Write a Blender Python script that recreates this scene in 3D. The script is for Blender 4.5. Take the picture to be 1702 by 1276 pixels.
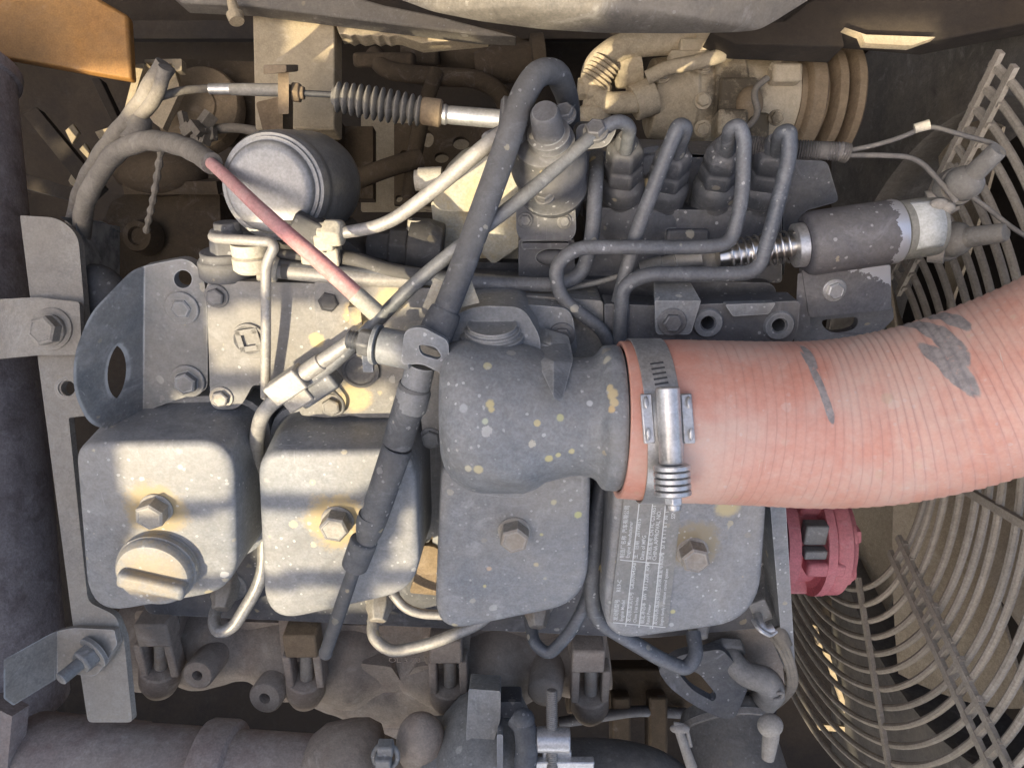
import bpy, bmesh, math, random
from mathutils import Vector as V, Matrix as MX
from mathutils import noise as mnoise
from mathutils.geometry import tessellate_polygon
random.seed(7)
for o in list(bpy.data.objects): bpy.data.objects.remove(o)
SC = bpy.context.scene
COL = SC.collection
R = math.radians

# ---------------------------------------------------------------- camera, sky, sun, exposure
CAMZ, FPX = 0.5, 1229.0            # the camera looks straight down -Z from half a metre; focal length in photo pixels
cd = bpy.data.cameras.new('camera'); cam = bpy.data.objects.new('camera', cd); COL.objects.link(cam)
cam.location = (0, 0, CAMZ); cd.sensor_width = 36; cd.lens = 36*FPX/1702; cd.clip_start = 0.01; cd.clip_end = 200
SC.camera = cam
SUN = V((-0.40, -0.54, 0.74)).normalized()           # towards the sun
elev = math.asin(SUN.z); rot = math.atan2(SUN.x, SUN.y)
w = bpy.data.worlds.new('World'); SC.world = w; w.use_nodes = True
nt = w.node_tree; sky = nt.nodes.new('ShaderNodeTexSky'); sky.sky_type = 'NISHITA'; sky.sun_disc = False
sky.sun_elevation = elev; sky.sun_rotation = rot; sky.dust_density = 4.5; sky.air_density = 0.7; sky.ozone_density = 0.4
bg = nt.nodes['Background']; nt.links.new(sky.outputs[0], bg.inputs[0]); bg.inputs[1].default_value = 0.15
sl = bpy.data.lights.new('sun', 'SUN'); sl.energy = 2.3; sl.angle = R(0.45); sl.color = (1, .86, .62)
so = bpy.data.objects.new('sun', sl); COL.objects.link(so); so.rotation_euler = SUN.to_track_quat('Z', 'Y').to_euler(); so.location = SUN*4
SC.view_settings.view_transform = 'Standard'; SC.view_settings.look = 'None'; SC.view_settings.gamma = 1
SC.view_settings.exposure = 1.6
SC.render.engine = 'CYCLES'; SC.render.resolution_x = 1024; SC.render.resolution_y = 767
SC.cycles.max_bounces = 6

# ---------------------------------------------------------------- placing helpers
# photo pixel + depth -> point in the place.  P: depth z below the lens plane; E: height h over the plane of the rocker cover tops
TH = R(23.6); UP = V((0, -math.sin(TH), math.cos(TH))); EY = V((0, math.cos(TH), math.sin(TH))); EX = V((1, 0, 0))
P0 = V((0, -0.0985, 0)); CAM = V((0, 0, CAMZ)); Z = V((0, 0, 1))
def P(px, py, z=0.0):
    s = (CAMZ-z)/FPX
    return V(((px-851)*s, (638-py)*s, z))
def E(px, py, h=0.0):
    d = V(((px-851)/FPX, (638-py)/FPX, -1))
    t = (h-UP.dot(CAM-P0))/UP.dot(d)
    return CAM+d*t
def m_(p): return (CAMZ-p.z)/FPX                     # metres per photo pixel at a point
def pe(l): return [E(*q) for q in l]
def pp(l): return [P(*q) for q in l]
def fE(h, th): return lambda x, y, k: E(x, y, h)-UP*(th*k)
def fP(z, th): return lambda x, y, k: P(x, y, z)-Z*(th*k)

# ---------------------------------------------------------------- mesh helpers
def newbm(): return bmesh.new()
def fillet(pts, r, k=7):
    out = [pts[0].copy()]
    for i in range(1, len(pts)-1):
        a, b, c = pts[i-1], pts[i], pts[i+1]
        da, dc = (a-b), (c-b); la, lc = da.length, dc.length
        d = min(r, la*.48, lc*.48); p, q = b+da*(d/la), b+dc*(d/lc)
        for j in range(k+1):
            t = j/k; out.append(p*(1-t)**2+b*(2*t*(1-t))+q*t*t)
    out.append(pts[-1].copy())
    return out
def resample(pts, n):
    L = [0]
    for a, b in zip(pts, pts[1:]): L.append(L[-1]+(b-a).length)
    out = []; j = 0
    for i in range(n):
        t = L[-1]*i/(n-1)
        while j < len(pts)-2 and L[j+1] < t: j += 1
        u = (t-L[j])/max(1e-9, L[j+1]-L[j]); out.append(pts[j].lerp(pts[j+1], min(1, max(0, u))))
    return out, L[-1]
def sweep(bm, pts, rad, seg=14, cap=True, uv=None, rnd=0.0):
    """tube along points; rad: number, or function of (0..1)"""
    n = len(pts); L = [0]
    for a, b in zip(pts, pts[1:]): L.append(L[-1]+(b-a).length)
    T = []
    for i in range(n):
        d = pts[min(i+1, n-1)]-pts[max(i-1, 0)]; T.append(d.normalized())
    u = T[0].orthogonal().normalized(); rings = []
    for i in range(n):
        u = (u-T[i]*u.dot(T[i])).normalized(); v = T[i].cross(u)
        r = rad(L[i]/L[-1]) if callable(rad) else rad
        rings.append([bm.verts.new(pts[i]+(u*math.cos(2*math.pi*j/seg)+v*math.sin(2*math.pi*j/seg))*r) for j in range(seg)])
    lay = bm.loops.layers.uv.verify() if uv else None
    for i in range(n-1):
        for j in range(seg):
            f = bm.faces.new((rings[i][j], rings[i][(j+1) % seg], rings[i+1][(j+1) % seg], rings[i+1][j])); f.smooth = True
            if uv:
                for l, (a, b) in zip(f.loops, ((i, j), (i, j+1), (i+1, j+1), (i+1, j))): l[lay].uv = (L[a], b/seg)
    if cap:
        bm.faces.new(list(reversed(rings[0]))); bm.faces.new(rings[-1])
    return rings
def pipe(bm, pts, rpx, fr=.02, seg=12, k=7):
    q = fillet(pts, fr, k); r = rpx*m_(pts[len(pts)//2])
    sweep(bm, q, r, seg)
def lathe(bm, A, axis, prof, seg=32, closed=False):
    """turned body: prof = [(distance along axis, radius)...] in metres"""
    a = axis.normalized(); u = a.orthogonal().normalized(); v = a.cross(u); rings = []
    for d, r in prof:
        c = A+a*d
        rings.append([bm.verts.new(c+(u*math.cos(2*math.pi*j/seg)+v*math.sin(2*math.pi*j/seg))*max(r, 1e-5)) for j in range(seg)])
    for p, q in zip(rings, rings[1:]):
        for j in range(seg): bm.faces.new((p[j], p[(j+1) % seg], q[(j+1) % seg], q[j]))
    if closed:
        p, q = rings[-1], rings[0]
        for j in range(seg): bm.faces.new((p[j], p[(j+1) % seg], q[(j+1) % seg], q[j]))
    else:
        bm.faces.new(list(reversed(rings[0]))); bm.faces.new(rings[-1])
def between(bm, A, B, prof, seg=32):
    """turned body from A to B: prof = [(fraction, radius m)]"""
    L = (B-A).length; lathe(bm, A, B-A, [(t*L, r) for t, r in prof], seg)
def rpoly(pts, r, k=5):
    n = len(pts); out = []
    for i in range(n):
        a, b, c = V(pts[i-1][:2]), V(pts[i][:2]), V(pts[(i+1) % n][:2])
        rr = pts[i][2] if len(pts[i]) > 2 else r
        if rr <= 0: out.append((b.x, b.y)); continue
        da, dc = a-b, c-b; d = min(rr, da.length*.49, dc.length*.49)
        p, q = b+da.normalized()*d, b+dc.normalized()*d
        for j in range(k+1):
            t = j/k; v = p*(1-t)**2+b*(2*t*(1-t))+q*t*t; out.append((v.x, v.y))
    return out
def ell(cx, cy, rx, ry=None, n=24, rot=0):
    ry = ry or rx; c, s = math.cos(rot), math.sin(rot)
    return [(cx+rx*math.cos(t)*c-ry*math.sin(t)*s, cy+rx*math.cos(t)*s+ry*math.sin(t)*c) for t in [2*math.pi*i/n for i in range(n)]]
def plate(bm, outer, f, holes=(), cuts=()):
    """sheet with real thickness: outline and holes in pixels, f(px,py,k) maps front (k=0) and back (k=1)"""
    loops = [list(outer)]+[list(h) for h in holes]
    tb = newbm(); fr = []; bk = []
    for lp in loops:
        for (x, y) in lp:
            fr.append(tb.verts.new((x, y, 0))); bk.append(tb.verts.new((x, y, 1)))
    for t in tessellate_polygon([[V((x, y, 0)) for x, y in lp] for lp in loops]):
        try:
            tb.faces.new([fr[i] for i in t]); tb.faces.new([bk[i] for i in reversed(t)])
        except ValueError: pass
    o = 0
    for lp in loops:
        n = len(lp)
        for i in range(n):
            j = (i+1) % n; tb.faces.new((fr[o+i], fr[o+j], bk[o+j], bk[o+i]))
        o += n
    for ax, c in cuts:
        bmesh.ops.bisect_plane(tb, geom=tb.verts[:]+tb.edges[:]+tb.faces[:], dist=1e-4,
                               plane_co=(c if ax == 'x' else 0, c if ax == 'y' else 0, 0), plane_no=(ax == 'x', ax == 'y', 0))
    bmesh.ops.recalc_face_normals(tb, faces=tb.faces[:])
    for v in tb.verts: v.co = f(v.co.x, v.co.y, v.co.z)
    bmesh.ops.recalc_face_normals(tb, faces=tb.faces[:])
    me = bpy.data.meshes.new('t'); tb.to_mesh(me); tb.free(); bm.from_mesh(me); bpy.data.meshes.remove(me)
def box(bm, c, sx, sy, sz, ax=EX, ay=EY):
    """box centred at c with full sizes along ax, ay and their normal"""
    ax = ax.normalized(); az = ax.cross(ay).normalized(); ay = az.cross(ax)
    vs = [bm.verts.new(c+ax*(sx*a/2)+ay*(sy*b/2)+az*(sz*d/2)) for a in (-1, 1) for b in (-1, 1) for d in (-1, 1)]
    for q in ((0, 1, 3, 2), (4, 6, 7, 5), (0, 4, 5, 1), (2, 3, 7, 6), (0, 2, 6, 4), (1, 5, 7, 3)): bm.faces.new([vs[i] for i in q])
def blob(bm, c, rx, ry, rz, ax=EX, ay=EY, seg=24, p=2.0):
    ax = ax.normalized(); az = ax.cross(ay).normalized(); ay = az.cross(ax)
    sg = lambda v: math.copysign(abs(v)**(2/p), v)
    rows = []
    for i in range(1, seg//2):
        th = math.pi*i/(seg//2)
        rows.append([bm.verts.new(c+ax*(rx*sg(math.sin(th))*sg(math.cos(2*math.pi*j/seg)))+ay*(ry*sg(math.sin(th))*sg(math.sin(2*math.pi*j/seg)))+az*(rz*sg(math.cos(th)))) for j in range(seg)])
    for a, b in zip(rows, rows[1:]):
        for j in range(seg): bm.faces.new((a[j], b[j], b[(j+1) % seg], a[(j+1) % seg]))
    t = bm.verts.new(c+az*rz); b = bm.verts.new(c-az*rz)
    for j in range(seg):
        bm.faces.new((t, rows[0][j], rows[0][(j+1) % seg])); bm.faces.new((b, rows[-1][(j+1) % seg], rows[-1][j]))
WL = {}
def obj(name, bm, mat, parent=None, bevel=0, ang=40, seg=2, label=None):
    me = bpy.data.meshes.new(name)
    bmesh.ops.recalc_face_normals(bm, faces=bm.faces[:])
    bm.verts.ensure_lookup_table()
    c = sum((v.co for v in bm.verts), V())/max(1, len(bm.verts))
    for v in bm.verts: v.co -= c
    bm.to_mesh(me); bm.free(); me.materials.append(mat)
    me.shade_smooth(); me.set_sharp_from_angle(angle=R(ang))
    o = bpy.data.objects.new(name, me); COL.objects.link(o); o.location = c; WL[o.name] = c.copy()
    if parent: o.parent = parent; o.matrix_parent_inverse = MX.Translation(-WL[parent.name])
    if bevel:
        m = o.modifiers.new('bevel', 'BEVEL'); m.width = bevel; m.segments = seg; m.limit_method = 'ANGLE'; m.angle_limit = R(40); m.use_clamp_overlap = True
    if label: o['label'] = label
    return o
def tag(o, label, cat, group=None, kind=None):
    o['label'] = label; o['category'] = cat
    if group: o['group'] = group
    if kind: o['kind'] = kind
    return o
def thing(name, loc, label, cat, group=None):
    o = bpy.data.objects.new(name, None); o.empty_display_size = .02; COL.objects.link(o); o.location = loc; WL[o.name] = loc.copy()
    return tag(o, label, cat, group)
def struct(o): o['kind'] = 'structure'; return o
# one hex bolt mesh (unit head radius), one plain washer-less nut, shared by all copies
def bolt_mesh(flange=1.5, head=.75):
    bm = newbm()
    lathe(bm, V((0, 0, -.3)), Z, [(0, flange*.98), (.3+.08, flange), (.3+.14, flange*.94), (.3+.15, 1.05)], 28)
    rings = []
    for d, r in ((.12, 1), (head-.1, 1), (head, .86), (head+.01, .8), (head-.03, .74)):
        rings.append([bm.verts.new((r*math.cos(math.pi*j/3), r*math.sin(math.pi*j/3), d)) for j in range(6)] if r > .95 else
                     [bm.verts.new((r*math.cos(math.pi*j/3)*.99, r*math.sin(math.pi*j/3)*.99, d)) for j in range(6)])
    for p, q in zip(rings, rings[1:]):
        for j in range(6): bm.faces.new((p[j], p[(j+1) % 6], q[(j+1) % 6], q[j]))
    bm.faces.new(rings[-1])
    me = bpy.data.meshes.new('bolt'); bmesh.ops.recalc_face_normals(bm, faces=bm.faces[:]); bm.to_mesh(me); bm.free()
    me.shade_smooth(); me.set_sharp_from_angle(angle=R(25)); return me
BOLTS = {}
def bolt(parent, pos, rpx, mat, axis=None, spin=0.0, kind=(1.5, .75), name='bolt', label=None):
    axis = axis or UP; key = (kind, mat.name)
    if key not in BOLTS:
        me = bolt_mesh(*kind); me.materials.append(mat); BOLTS[key] = me
    o = bpy.data.objects.new(name, BOLTS[key]); COL.objects.link(o)
    r = rpx*m_(pos)
    q = axis.to_track_quat('Z', 'Y').to_matrix().to_4x4()
    o.matrix_basis = MX.Translation(pos) @ q @ MX.Rotation(spin, 4, 'Z') @ MX.Scale(r, 4)
    if parent: o.parent = parent; o.matrix_parent_inverse = MX.Translation(-WL[parent.name])
    WL[o.name] = pos.copy()
    if label: o['label'] = label
    return o

# ---------------------------------------------------------------- materials
class NT:
    def __init__(s, name):
        s.m = bpy.data.materials.new(name); s.m.use_nodes = True; s.t = s.m.node_tree; s.b = s.t.nodes['Principled BSDF']
        s.pos = s.n('ShaderNodeNewGeometry').outputs['Position']
    def n(s, t, **kw):
        x = s.t.nodes.new(t)
        for k, v in kw.items(): setattr(x, k, v)
        return x
    def put(s, sock, v):
        if isinstance(v, bpy.types.NodeSocket): s.t.links.new(v, sock)
        else: sock.default_value = v
    def noise(s, scale, detail=6, rough=.6, vec=None, dist=0):
        x = s.n('ShaderNodeTexNoise'); s.put(x.inputs['Vector'], vec or s.pos)
        x.inputs['Scale'].default_value = scale; x.inputs['Detail'].default_value = detail; x.inputs['Roughness'].default_value = rough; x.inputs['Distortion'].default_value = dist
        return x.outputs[0]
    def ramp(s, v, a, b, c=0.0, d=1.0, smooth=True):
        x = s.n('ShaderNodeMapRange'); x.interpolation_type = 'SMOOTHSTEP' if smooth else 'LINEAR'
        for i, q in enumerate((v, a, b, c, d)): s.put(x.inputs[i], q)
        return x.outputs[0]
    def math(s, op, a, b=0.0, c=0.0):
        x = s.n('ShaderNodeMath', operation=op)
        for i, q in enumerate((a, b, c)): s.put(x.inputs[i], q)
        return x.outputs[0]
    def mix(s, f, a, b, mode='MIX'):
        x = s.n('ShaderNodeMix', data_type='RGBA', blend_type=mode)
        s.put(x.inputs[0], f); s.put(x.inputs[6], a if isinstance(a, bpy.types.NodeSocket) else (*a, 1)); s.put(x.inputs[7], b if isinstance(b, bpy.types.NodeSocket) else (*b, 1))
        return x.outputs[2]
    def specks(s, scale, size, keep, vec=None):
        x = s.n('ShaderNodeTexVoronoi'); x.inputs['Scale'].default_value = scale; s.put(x.inputs['Vector'], vec or s.pos)
        wob = s.noise(scale*2.5, 4, .75)
        sep = s.n('ShaderNodeSeparateColor'); s.put(sep.inputs[0], x.outputs['Color'])
        lim = s.math('MULTIPLY', s.math('SUBTRACT', sep.outputs[0], 1-keep), size/keep)
        d = s.math('ADD', x.outputs['Distance'], s.math('MULTIPLY', s.math('SUBTRACT', wob, .5), size*1.5))
        return s.ramp(s.math('SUBTRACT', lim, d), -.012, .03), sep.outputs[1]
def grime(name, base, var, dust=(.36, .31, .23), da=.35, up=.35, speck=.6, rough=.6, metal=0.0, bump=.25, scale=1.0, rust=None, rust_a=.4, rings=None, wear=None, hook=None, edge=0.0, smear=.8, ov=.42):
    s = NT(name); n5e = s.noise(60, 5, .6) if edge else None
    n1 = s.noise(16*scale, 7, .65); n2 = s.noise(170*scale, 5, .65); n3 = s.noise(9*scale, 9, .7, dist=.4); n4 = s.noise(600, 3, .6)
    c = s.mix(s.ramp(n1, .35, .68), base, var)
    c = s.mix(ov, c, s.mix(s.ramp(n2, .3, .7), (.36, .36, .36), (.64, .64, .64)), 'OVERLAY')
    c = s.mix(ov, c, s.mix(s.ramp(n4, .32, .68), (.33, .33, .33), (.67, .67, .67)), 'OVERLAY')
    sm = s.ramp(s.noise(34*scale, 9, .74, dist=1.3), .53, .72)
    c = s.mix(s.math('MULTIPLY', sm, smear), c, tuple(min(.6, q*1.15+.09) for q in var))
    sm2 = s.ramp(s.noise(21*scale, 8, .7, dist=.8), .56, .72)
    c = s.mix(s.math('MULTIPLY', sm2, smear*.9), c, tuple(q*.62 for q in base))
    if speck > .2:                               # fine scratches in two directions
        for rz_, sx_, sy_ in ((.5, 1100, 34), (-.9, 38, 1000)):
            mp = s.n('ShaderNodeMapping'); s.put(mp.inputs['Vector'], s.pos); mp.inputs['Rotation'].default_value = (.2, .1, rz_); mp.inputs['Scale'].default_value = (sx_, sy_, 120)
            sc_ = s.noise(1.0, 2, .5, vec=mp.outputs[0])
            c = s.mix(s.math('MULTIPLY', s.math('MULTIPLY', s.ramp(sc_, .70, .76), s.ramp(s.noise(14, 3), .5, .62)), .55), c, tuple(min(.6, q*1.3+.12) for q in var))
    if rust:
        n5 = s.noise(30*scale, 8, .7)
        c = s.mix(s.math('MULTIPLY', s.ramp(n5, .45, .66), rust_a), c, rust)
    nz = s.n('ShaderNodeSeparateXYZ'); s.put(nz.inputs[0], s.n('ShaderNodeNewGeometry').outputs['Normal'])
    f = s.math('ADD', s.math('MULTIPLY', nz.outputs[2], up), s.math('MULTIPLY', s.math('SUBTRACT', n3, .5), 2.2))
    f = s.math('ADD', f, s.math('MULTIPLY', s.math('SUBTRACT', n2, .5), .35))
    f = s.math('MULTIPLY', s.ramp(f, -.25, .75), da)
    c = s.mix(f, c, dust)
    if rings: nrg = s.noise(95, 9, .78)
    if rings:                                   # dust and old oil caked round the bolts
        for (p, r0, r1, col, amt) in rings:
            d = s.n('ShaderNodeVectorMath', operation='DISTANCE'); s.put(d.inputs[0], s.pos); d.inputs[1].default_value = p
            g = s.math('ADD', d.outputs['Value'], s.math('MULTIPLY', s.math('SUBTRACT', nrg, .5), r1*1.3))
            c = s.mix(s.math('MULTIPLY', s.math('MULTIPLY', s.ramp(g, r1*.95, r1*.55), s.ramp(nrg, .3, .5, .55, 1.0)), amt), c, col)
    if speck > 0:
        cl_ = s.math('MULTIPLY', s.ramp(s.noise(17, 3, .6), .38, .62, .3, 1.0), speck); cl2 = s.ramp(s.noise(23, 3, .6, dist=.5), .42, .6, .25, 1.0)
        a, ra = s.specks(75, .24, .42); b, rb = s.specks(230, .28, .5); d, rd = s.specks(56, .19, .26)
        sc = s.mix(ra, (.62, .6, .54), (.5, .42, .24))
        c = s.mix(s.math('MULTIPLY', a, cl_), c, sc); c = s.mix(s.math('MULTIPLY', b, s.math('MULTIPLY', cl_, .8)), c, (.58, .57, .53)); c = s.mix(s.math('MULTIPLY', s.math('MULTIPLY', d, cl2), speck), c, (.45, .37, .22))
    rg = s.math('ADD', s.math('MULTIPLY', n1, .25), rough-.12); rg = s.math('ADD', rg, s.math('MULTIPLY', f, .35))
    mt = metal
    if metal: mt = s.math('MULTIPLY', s.math('SUBTRACT', 1, f), metal)
    if wear:                                     # (axis vector, offset, soft) bare metal beyond a ragged edge
        ax, off, mcol = wear
        d = s.n('ShaderNodeVectorMath', operation='DOT_PRODUCT'); s.put(d.inputs[0], s.pos); d.inputs[1].default_value = ax
        q = s.math('ADD', s.math('SUBTRACT', d.outputs['Value'], off), s.math('MULTIPLY', s.math('SUBTRACT', s.noise(110, 8, .7), .5), .022))
        g = s.ramp(q, 0, .0006); c = s.mix(g, c, mcol); mt = s.math('MULTIPLY', g, .55); rg = s.math('SUBTRACT', rg, s.math('MULTIPLY', g, .2))
    if edge:                                     # paint rubbed to pale metal along the edges
        bv = s.n('ShaderNodeBevel', samples=4); bv.inputs['Radius'].default_value = .0014
        d = s.n('ShaderNodeVectorMath', operation='DOT_PRODUCT'); s.put(d.inputs[0], bv.outputs[0]); s.put(d.inputs[1], s.n('ShaderNodeNewGeometry').outputs['Normal'])
        g = s.math('MULTIPLY', s.ramp(s.math('SUBTRACT', 1.0, d.outputs['Value']), .008, .1), s.ramp(n5e, .35, .6))
        c = s.mix(s.math('MULTIPLY', g, edge), c, (.5, .5, .47))
    if hook: c = hook(s, c)
    s.put(s.b.inputs['Base Color'], c); s.put(s.b.inputs['Roughness'], rg); s.put(s.b.inputs['Metallic'], mt)
    bp = s.n('ShaderNodeBump'); bp.inputs['Strength'].default_value = bump; bp.inputs['Distance'].default_value = .0009
    hgt = s.math('ADD', s.math('MULTIPLY', n2, 1.0), s.math('MULTIPLY', n4, .5))
    s.put(bp.inputs['Height'], hgt); s.t.links.new(bp.outputs[0], s.b.inputs['Normal'])
    return s.m
def plain(name, col, rough=.5, metal=0.0):
    s = NT(name); s.b.inputs['Base Color'].default_value = (*col, 1); s.b.inputs['Roughness'].default_value = rough; s.b.inputs['Metallic'].default_value = metal
    return s.m
TAN = (.36, .29, .19)
OIL = (.34, .24, .10)
PAINT = grime('engine paint', (.155, .170, .182), (.21, .218, .22), da=.34, speck=.95, rough=.47, edge=.6)
PAINT_DK = grime('dark pump paint', (.05, .056, .066), (.08, .085, .095), da=.25, rough=.5, speck=.8, edge=.4)
COVER = grime('rocker cover paint', (.168, .180, .192), (.218, .224, .226), da=.36, speck=.75, rough=.45, bump=.12, edge=.35,
              rings=[(E(262, 842, -.002), .009, .026, (.36, .27, .13), .9), (E(562, 862, -.002), .010, .027, (.40, .30, .14), .95), (E(851, 880, -.002), .007, .013, (.2, .19, .15), .6),
                     (E(1152, 900, -.002), .009, .024, (.27, .22, .13), .95), (E(270, 935, 0), .018, .033, (.36, .27, .14), .6), (E(1207, 838, 0), .006, .011, (.46, .38, .2), .95)]+[(E(x, y, 0), .001, r_, c_, 1.0) for x, y, r_, c_ in ((813, 943, .0028, (.5, .36, .24)), (891, 936, .0030, (.46, .38, .24)), (900, 886, .0022, (.46, .42, .2)), (961, 855, .0034, (.45, .44, .2)), (806, 972, .0022, (.48, .42, .2)), (920, 833, .0032, (.45, .4, .26)), (782, 962, .0020, (.42, .4, .36)), (863, 958, .0018, (.42, .41, .38)), (1118, 1015, .0026, (.46, .42, .2)), (1116, 1037, .0024, (.4, .4, .38)), (520, 800, .0026, (.5, .42, .26)), (300, 775, .0024, (.55, .5, .38)), (1027, 934, .0022, (.46, .42, .26)))])
MANI = grime('manifold paint', (.175, .178, .175), (.225, .222, .21), da=.5, speck=.85,
             rings=[(E(600, 520, -.04), .004, .014, (.62, .47, .22), .8), (E(525, 565, -.04), .003, .0065, (.66, .5, .22), .9), (E(590, 660, -.04), .004, .014, (.6, .46, .22), .7), (E(650, 500, -.04), .004, .012, (.6, .46, .2), .6)])
PIPEM = grime('fuel pipe steel', (.088, .098, .110), (.145, .153, .162), da=.2, speck=.9, rough=.5, metal=.25)
PIPEL = grime('pale steel pipe', (.3, .29, .27), (.4, .38, .34), da=.4, speck=.5, rough=.45, metal=.4)
BRACK = grime('bracket steel', (.12, .135, .145), (.21, .215, .215), da=.42, speck=.45, rough=.5, metal=.2, edge=.7)
GREY = grime('warm grey rubber', (.125, .12, .108), (.17, .165, .15), da=.36, speck=.3, rough=.65, smear=.5)
TURB = grime('cast aluminium', (.19, .192, .182), (.25, .248, .23), da=.36, speck=.5, rough=.6, bump=.5, edge=.3)
ACM = grime('sand caked compressor', (.38, .31, .2), (.46, .385, .265), dust=(.52, .43, .29), da=.6, speck=.0, rough=.9, bump=.5, rings=[(P(1222, 160, -.15), .008, .034, (.07, .055, .035), .9), (P(1262, 205, -.15), .006, .024, (.06, .048, .03), .9)])
STRAP = grime('dusty strap steel', (.24, .225, .2), (.32, .3, .26), da=.5, speck=.15, rough=.75)
BOLTM = grime('bolt steel', (.24, .23, .21), (.34, .32, .28), da=.45, speck=.1, rough=.5, metal=.4, edge=.5, rust=(.2, .12, .06), rust_a=.45)
BOLTD = grime('dark bolt steel', (.1, .105, .11), (.17, .17, .17), da=.3, speck=.1, rough=.5, metal=.3)
CAST = grime('dusty cast iron', (.27, .22, .175), (.36, .3, .235), da=.4, speck=.05, rough=.85, bump=.6, rust=(.2, .13, .1), rust_a=.35)
RUSTY = grime('scorched exhaust steel', (.29, .24, .21), (.37, .31, .265), da=.35, speck=.15, rough=.8, rust=(.2, .13, .11), rust_a=.5)
MUFF = grime('scorched muffler steel', (.32, .275, .255), (.4, .345, .32), da=.2, up=.2, speck=.12, rough=.8, bump=.5, rust=(.12, .085, .075), rust_a=.5, scale=1.6)
YELL = grime('faded machine yellow', (.42, .19, .035), (.36, .17, .045), dust=(.34, .24, .12), da=.35, speck=.0, rough=.6, rust=(.1, .05, .02), rust_a=.25)
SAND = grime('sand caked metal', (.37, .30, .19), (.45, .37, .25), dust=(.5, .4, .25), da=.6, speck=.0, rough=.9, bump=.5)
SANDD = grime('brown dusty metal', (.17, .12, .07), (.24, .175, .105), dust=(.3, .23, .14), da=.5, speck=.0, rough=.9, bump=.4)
SANDSHADE = grime('brown dust with painted shade', (.06, .042, .024), (.09, .064, .038), dust=(.13, .098, .058), da=.45, speck=.0, rough=.9, bump=.4)  # dust brown darkened in the colour itself to stand for deep shade
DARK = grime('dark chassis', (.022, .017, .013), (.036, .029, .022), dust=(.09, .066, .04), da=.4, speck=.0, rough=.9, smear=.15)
HOODM = grime('dusty grey panel', (.12, .108, .09), (.16, .145, .12), dust=(.26, .22, .16), da=.5, speck=.25, rough=.7, bump=.1)
SHROUD = grime('shroud plastic', (.1, .095, .085), (.14, .13, .115), da=.35, speck=.0, rough=.8)
GUARD = grime('guard wire', (.29, .26, .21), (.36, .32, .26), da=.5, speck=.1, rough=.8)
BLADE = grime('dusty fan blade', (.4, .33, .23), (.46, .39, .28), da=.5, speck=.0, rough=.8)
RUB = grime('black rubber', (.045, .05, .058), (.085, .092, .1), da=.26, speck=.5, rough=.65, bump=.12)
RUBD = grime('dark rubber', (.028, .03, .033), (.05, .052, .056), da=.25, speck=.3, rough=.6)
LOOM = grime('dusty loom tape', (.12, .105, .085), (.17, .15, .12), da=.45, speck=.05, rough=.9, bump=.6)
PINKT = grime('faded pink hose', (.5, .2, .19), (.52, .26, .22), dust=(.4, .32, .26), da=.5, speck=.25, rough=.7)
HUBM = grime('pink hub paint', (.5, .13, .16), (.55, .18, .2), dust=(.42, .27, .22), da=.35, speck=.05, rough=.6)
CHROME = plain('chrome', (.62, .6, .56), .3, 1.0)
ALU = grime('zinc plate', (.5, .5, .49), (.62, .61, .58), da=.25, speck=.2, rough=.35, metal=.75, bump=.05)
CAN = grime('filter can', (.235, .235, .225), (.31, .305, .29), da=.3, speck=.15, rough=.36, metal=.4, bump=.06)
CREAM = grime('cream fitting', (.45, .41, .32), (.52, .47, .36), da=.3, speck=.4, rough=.6)
TAPE = grime('dusty tape', (.3, .28, .22), (.38, .35, .28), da=.4, speck=.2, rough=.6)
WIRE = grime('dusty wire', (.055, .055, .055), (.11, .105, .1), da=.4, speck=.3, rough=.7)
# ================================================================ THE SETTING: pan, chassis walls, shade, overhead panels
bm = newbm(); plate(bm, [(-1400, -900), (3100, -900), (3100, 2300), (-1400, 2300)], fP(-.85, .02))
struct(tag(obj('ground', bm, SANDD), 'dusty ground far below the engine', 'ground'))
bm = newbm(); box(bm, P(851, 638, -.66), 2.3, 1.9, .012, EX, V((0, 1, 0)))  # pan and side walls added so the gaps under the engine render dark
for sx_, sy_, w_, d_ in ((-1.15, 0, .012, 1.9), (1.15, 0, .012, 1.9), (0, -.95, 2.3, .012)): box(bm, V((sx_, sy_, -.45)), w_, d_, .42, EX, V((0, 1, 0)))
struct(tag(obj('shade_pan', bm, DARK), 'dark pan added under the engine to darken its gaps', 'pan'))

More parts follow.
